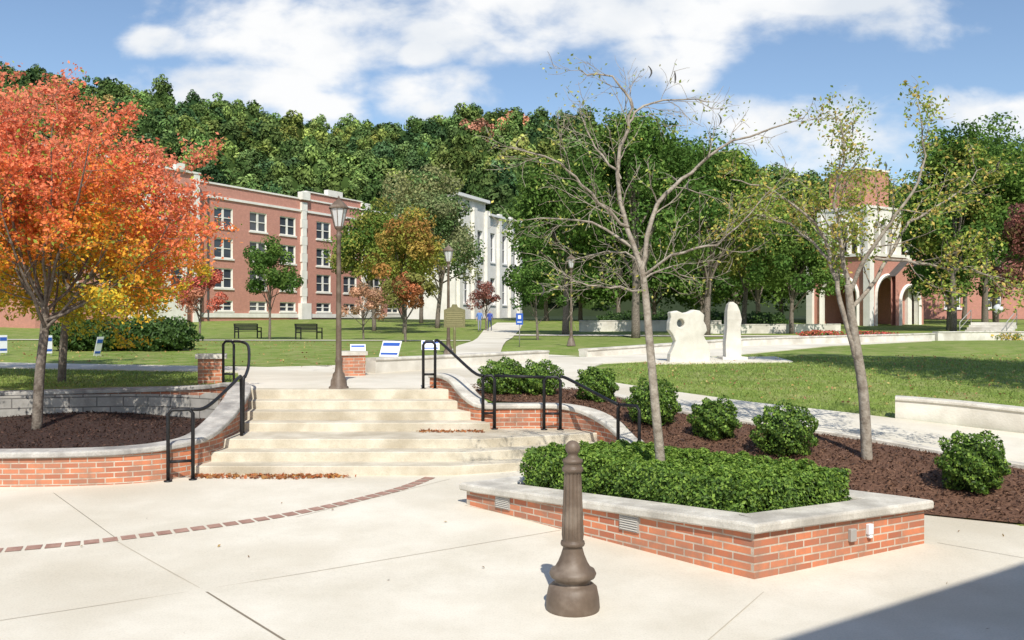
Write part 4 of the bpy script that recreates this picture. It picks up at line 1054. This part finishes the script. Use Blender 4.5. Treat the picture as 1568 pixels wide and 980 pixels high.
for i, (x, y, c) in enumerate([(19.8, 57, 0), (22.3, 55, 0), (27.5, 50.2, 1), (29.5, 51.5, 1), (33.5, 54, 0)]):
    shrub('flower_bed', x, y, 1.3, .45, n=1800, ls=.06, pal=[(.4, .05, .04), (.08, .14, .03), (.4, .1, .08)] if c == 0 else [(.4, .28, .04), (.08, .14, .03)])
for x in (9.5, 13.5, 17.5, 21.5): shrub('dark_shrub', x, 76, 2.2, 1.5, n=2500, ls=.12, pal=[(.03, .06, .014), (.05, .09, .02)])

# ------------------------------------------------------------------ people
def person(name, x, y, rz, H, shirt, pants, hair, step=.18):
    z = Tz(x, y) + .04; k = H / 1.75
    J = [(0,0,.95,.13),(0,0,1.15,.125),(0,0,1.36,.15),(0,0,1.48,.06),(0,.01,1.56,.075),(0,.02,1.66,.095),
         (-.18,0,1.42,.06),(-.24,.06,1.14,.045),(-.23,-.08,.90,.034),(-.23,-.12,.82,.03),
         (.18,0,1.42,.06),(.24,-.06,1.14,.045),(.23,.12,.92,.034),(.23,.17,.85,.03),
         (-.09,0,.88,.09),(-.10,-step*.6,.48,.062),(-.10,-step,.09,.045),(-.10,-step-.14,.03,.035),
         (.09,0,.88,.09),(.10,step*.3,.48,.062),(.10,step,.10,.045),(.10,step-.14,.04,.035)]
    E_ = [(0,1),(1,2),(2,3),(3,4),(4,5),(2,6),(6,7),(7,8),(8,9),(2,10),(10,11),(11,12),(12,13),(0,14),(14,15),(15,16),(16,17),(0,18),(18,19),(19,20),(20,21)]
    me = bpy.data.meshes.new(name); me.from_pydata([(a * k, b * k, c * k) for a, b, c, r in J], E_, [])
    ob = bpy.data.objects.new(name, me); COL.objects.link(ob)
    sk = ob.modifiers.new('s', 'SKIN'); 
    for v_, j in zip(me.skin_vertices[0].data, J): v_.radius = (j[3] * k, j[3] * k * .85)
    me.skin_vertices[0].data[0].use_root = True
    sb = ob.modifiers.new('ss', 'SUBSURF'); sb.levels = 2; sb.render_levels = 2
    bpy.context.view_layer.update()
    dg = bpy.context.evaluated_depsgraph_get(); m2 = bpy.data.meshes.new_from_object(ob.evaluated_get(dg))
    ob.modifiers.clear(); ob.data = m2; m2.materials.clear()
    for m_ in (plain(name + '_shirt', shirt), plain(name + '_pants', pants), M_skin, plain(name + '_hair', hair), M_dark): m2.materials.append(m_)
    for p in m2.polygons:
        c = p.center / k
        if c.z > 1.5: i = 3 if (c.y > .02 or c.z > 1.7) else 2
        elif c.z > .93 and not (abs(c.x) > .2 and c.z < 1.12): i = 0
        elif abs(c.x) > .19: i = 2
        elif c.z > .1: i = 1
        else: i = 4
        p.material_index = i; p.use_smooth = True
    ob.location = (x, y, z); ob.rotation_euler = (0, 0, rz)
person('walking_person', -2.6, 71, .2, 1.76, (.10, .2, .5), (.25, .25, .3), (.06, .04, .03))
person('walking_person', -1.8, 72, -.2, 1.7, (.05, .08, .35), (.04, .05, .12), (.1, .06, .03))

# ------------------------------------------------------------------ world, sun, camera
w = bpy.data.worlds.new('World'); scene.world = w; w.use_nodes = True
nt = w.node_tree; nt.nodes.clear()
outw = N(nt, 'ShaderNodeOutputWorld'); bg = N(nt, 'ShaderNodeBackground'); bg.inputs['Strength'].default_value = .145
sky = N(nt, 'ShaderNodeTexSky'); sky.sky_type = 'NISHITA'; sky.sun_disc = False
EL = math.radians(47); AZ = math.radians(172.5)
sky.sun_elevation = EL; sky.sun_rotation = AZ; sky.air_density = 1.0; sky.dust_density = .5; sky.ozone_density = 2.2
tc = N(nt, 'ShaderNodeTexCoord'); sep = N(nt, 'ShaderNodeSeparateXYZ'); nt.links.new(tc.outputs['Generated'], sep.inputs[0])
def Mth(op, a, b=None, clamp=False):
    n = N(nt, 'ShaderNodeMath', operation=op); n.use_clamp = clamp
    for i, q in enumerate((a, b)):
        if q is None: continue
        if isinstance(q, (int, float)): n.inputs[i].default_value = q
        else: nt.links.new(q, n.inputs[i])
    return n.outputs[0]
ay = Mth('MAXIMUM', Mth('ABSOLUTE', sep.outputs['Y']), .08)
u = Mth('DIVIDE', sep.outputs['X'], ay); v = Mth('DIVIDE', sep.outputs['Z'], ay)
cmb = N(nt, 'ShaderNodeCombineXYZ'); nt.links.new(u, cmb.inputs[0]); nt.links.new(Mth('MULTIPLY', v, 1.7), cmb.inputs[1])
no = N(nt, 'ShaderNodeTexNoise'); no.inputs['Scale'].default_value = 7.5; no.inputs['Detail'].default_value = 9; no.inputs['Roughness'].default_value = .55; no.inputs['Distortion'].default_value = .15
nt.links.new(cmb.outputs[0], no.inputs['Vector'])
blob = None
for (u0, v0, a, b) in [(.03,.352,.36,.052),(-.25,.325,.15,.045),(-.31,.262,.12,.03),(-.40,.315,.05,.02),(-.09,.256,.06,.03),(-.1,.30,.03,.02),(.17,.30,.08,.025),(.20,.28,.03,.02),(.33,.215,.10,.045),(.56,.225,.08,.03),(-.22,.24,.05,.02),(.33,.36,.10,.02),(.0,.47,.6,.05),(.9,.3,.2,.06),(-1.0,.35,.25,.07)]:
    du = Mth('DIVIDE', Mth('SUBTRACT', u, u0), a); dv = Mth('DIVIDE', Mth('SUBTRACT', v, v0), b)
    d = Mth('SQRT', Mth('ADD', Mth('MULTIPLY', du, du), Mth('MULTIPLY', dv, dv)))
    q = Mth('MAXIMUM', Mth('SUBTRACT', 1.3, d), -.6)
    blob = q if blob is None else Mth('MAXIMUM', blob, q)
val = Mth('ADD', Mth('MULTIPLY', Mth('MINIMUM', blob, .7), .9), Mth('MULTIPLY', Mth('SUBTRACT', no.outputs['Fac'], .5), 2.8))
mr = N(nt, 'ShaderNodeMapRange'); mr.interpolation_type = 'SMOOTHSTEP'; mr.inputs['From Min'].default_value = -.05; mr.inputs['From Max'].default_value = .75
nt.links.new(val, mr.inputs['Value'])
no2 = N(nt, 'ShaderNodeTexNoise'); no2.inputs['Scale'].default_value = 6; no2.inputs['Detail'].default_value = 6
nt.links.new(cmb.outputs[0], no2.inputs['Vector'])
cr = ramp(nt, [(.32, (5.3, 5.65, 6.1)), (.56, (6.8, 6.85, 6.9))]); nt.links.new(no2.outputs['Fac'], cr.inputs['Fac'])
mx = N(nt, 'ShaderNodeMixRGB'); nt.links.new(mr.outputs['Result'], mx.inputs['Fac'])
nt.links.new(sky.outputs[0], mx.inputs['Color1']); nt.links.new(cr.outputs['Color'], mx.inputs['Color2'])
nt.links.new(mx.outputs['Color'], bg.inputs['Color']); nt.links.new(bg.outputs[0], outw.inputs['Surface'])

sun = bpy.data.lights.new('sun', 'SUN'); sun.energy = 5.0; sun.angle = math.radians(.5); sun.color = (1, .96, .88)
so = bpy.data.objects.new('sun', sun); COL.objects.link(so)
to = Vector((math.sin(AZ) * math.cos(EL), math.cos(AZ) * math.cos(EL), math.sin(EL)))
so.rotation_euler = (-to).to_track_quat('-Z', 'Y').to_euler(); so.location = to * 60

cam = bpy.data.cameras.new('camera'); cam.sensor_width = 36; cam.lens = 31.2; cam.clip_end = 3000; cam.clip_start = .1
co = bpy.data.objects.new('camera', cam); COL.objects.link(co); co.location = (0, 0, 2.45); co.rotation_euler = (math.radians(90), 0, 0)
scene.camera = co
scene.view_settings.view_transform = 'Standard'; scene.view_settings.look = 'None'; scene.view_settings.exposure = 0; scene.view_settings.gamma = 1
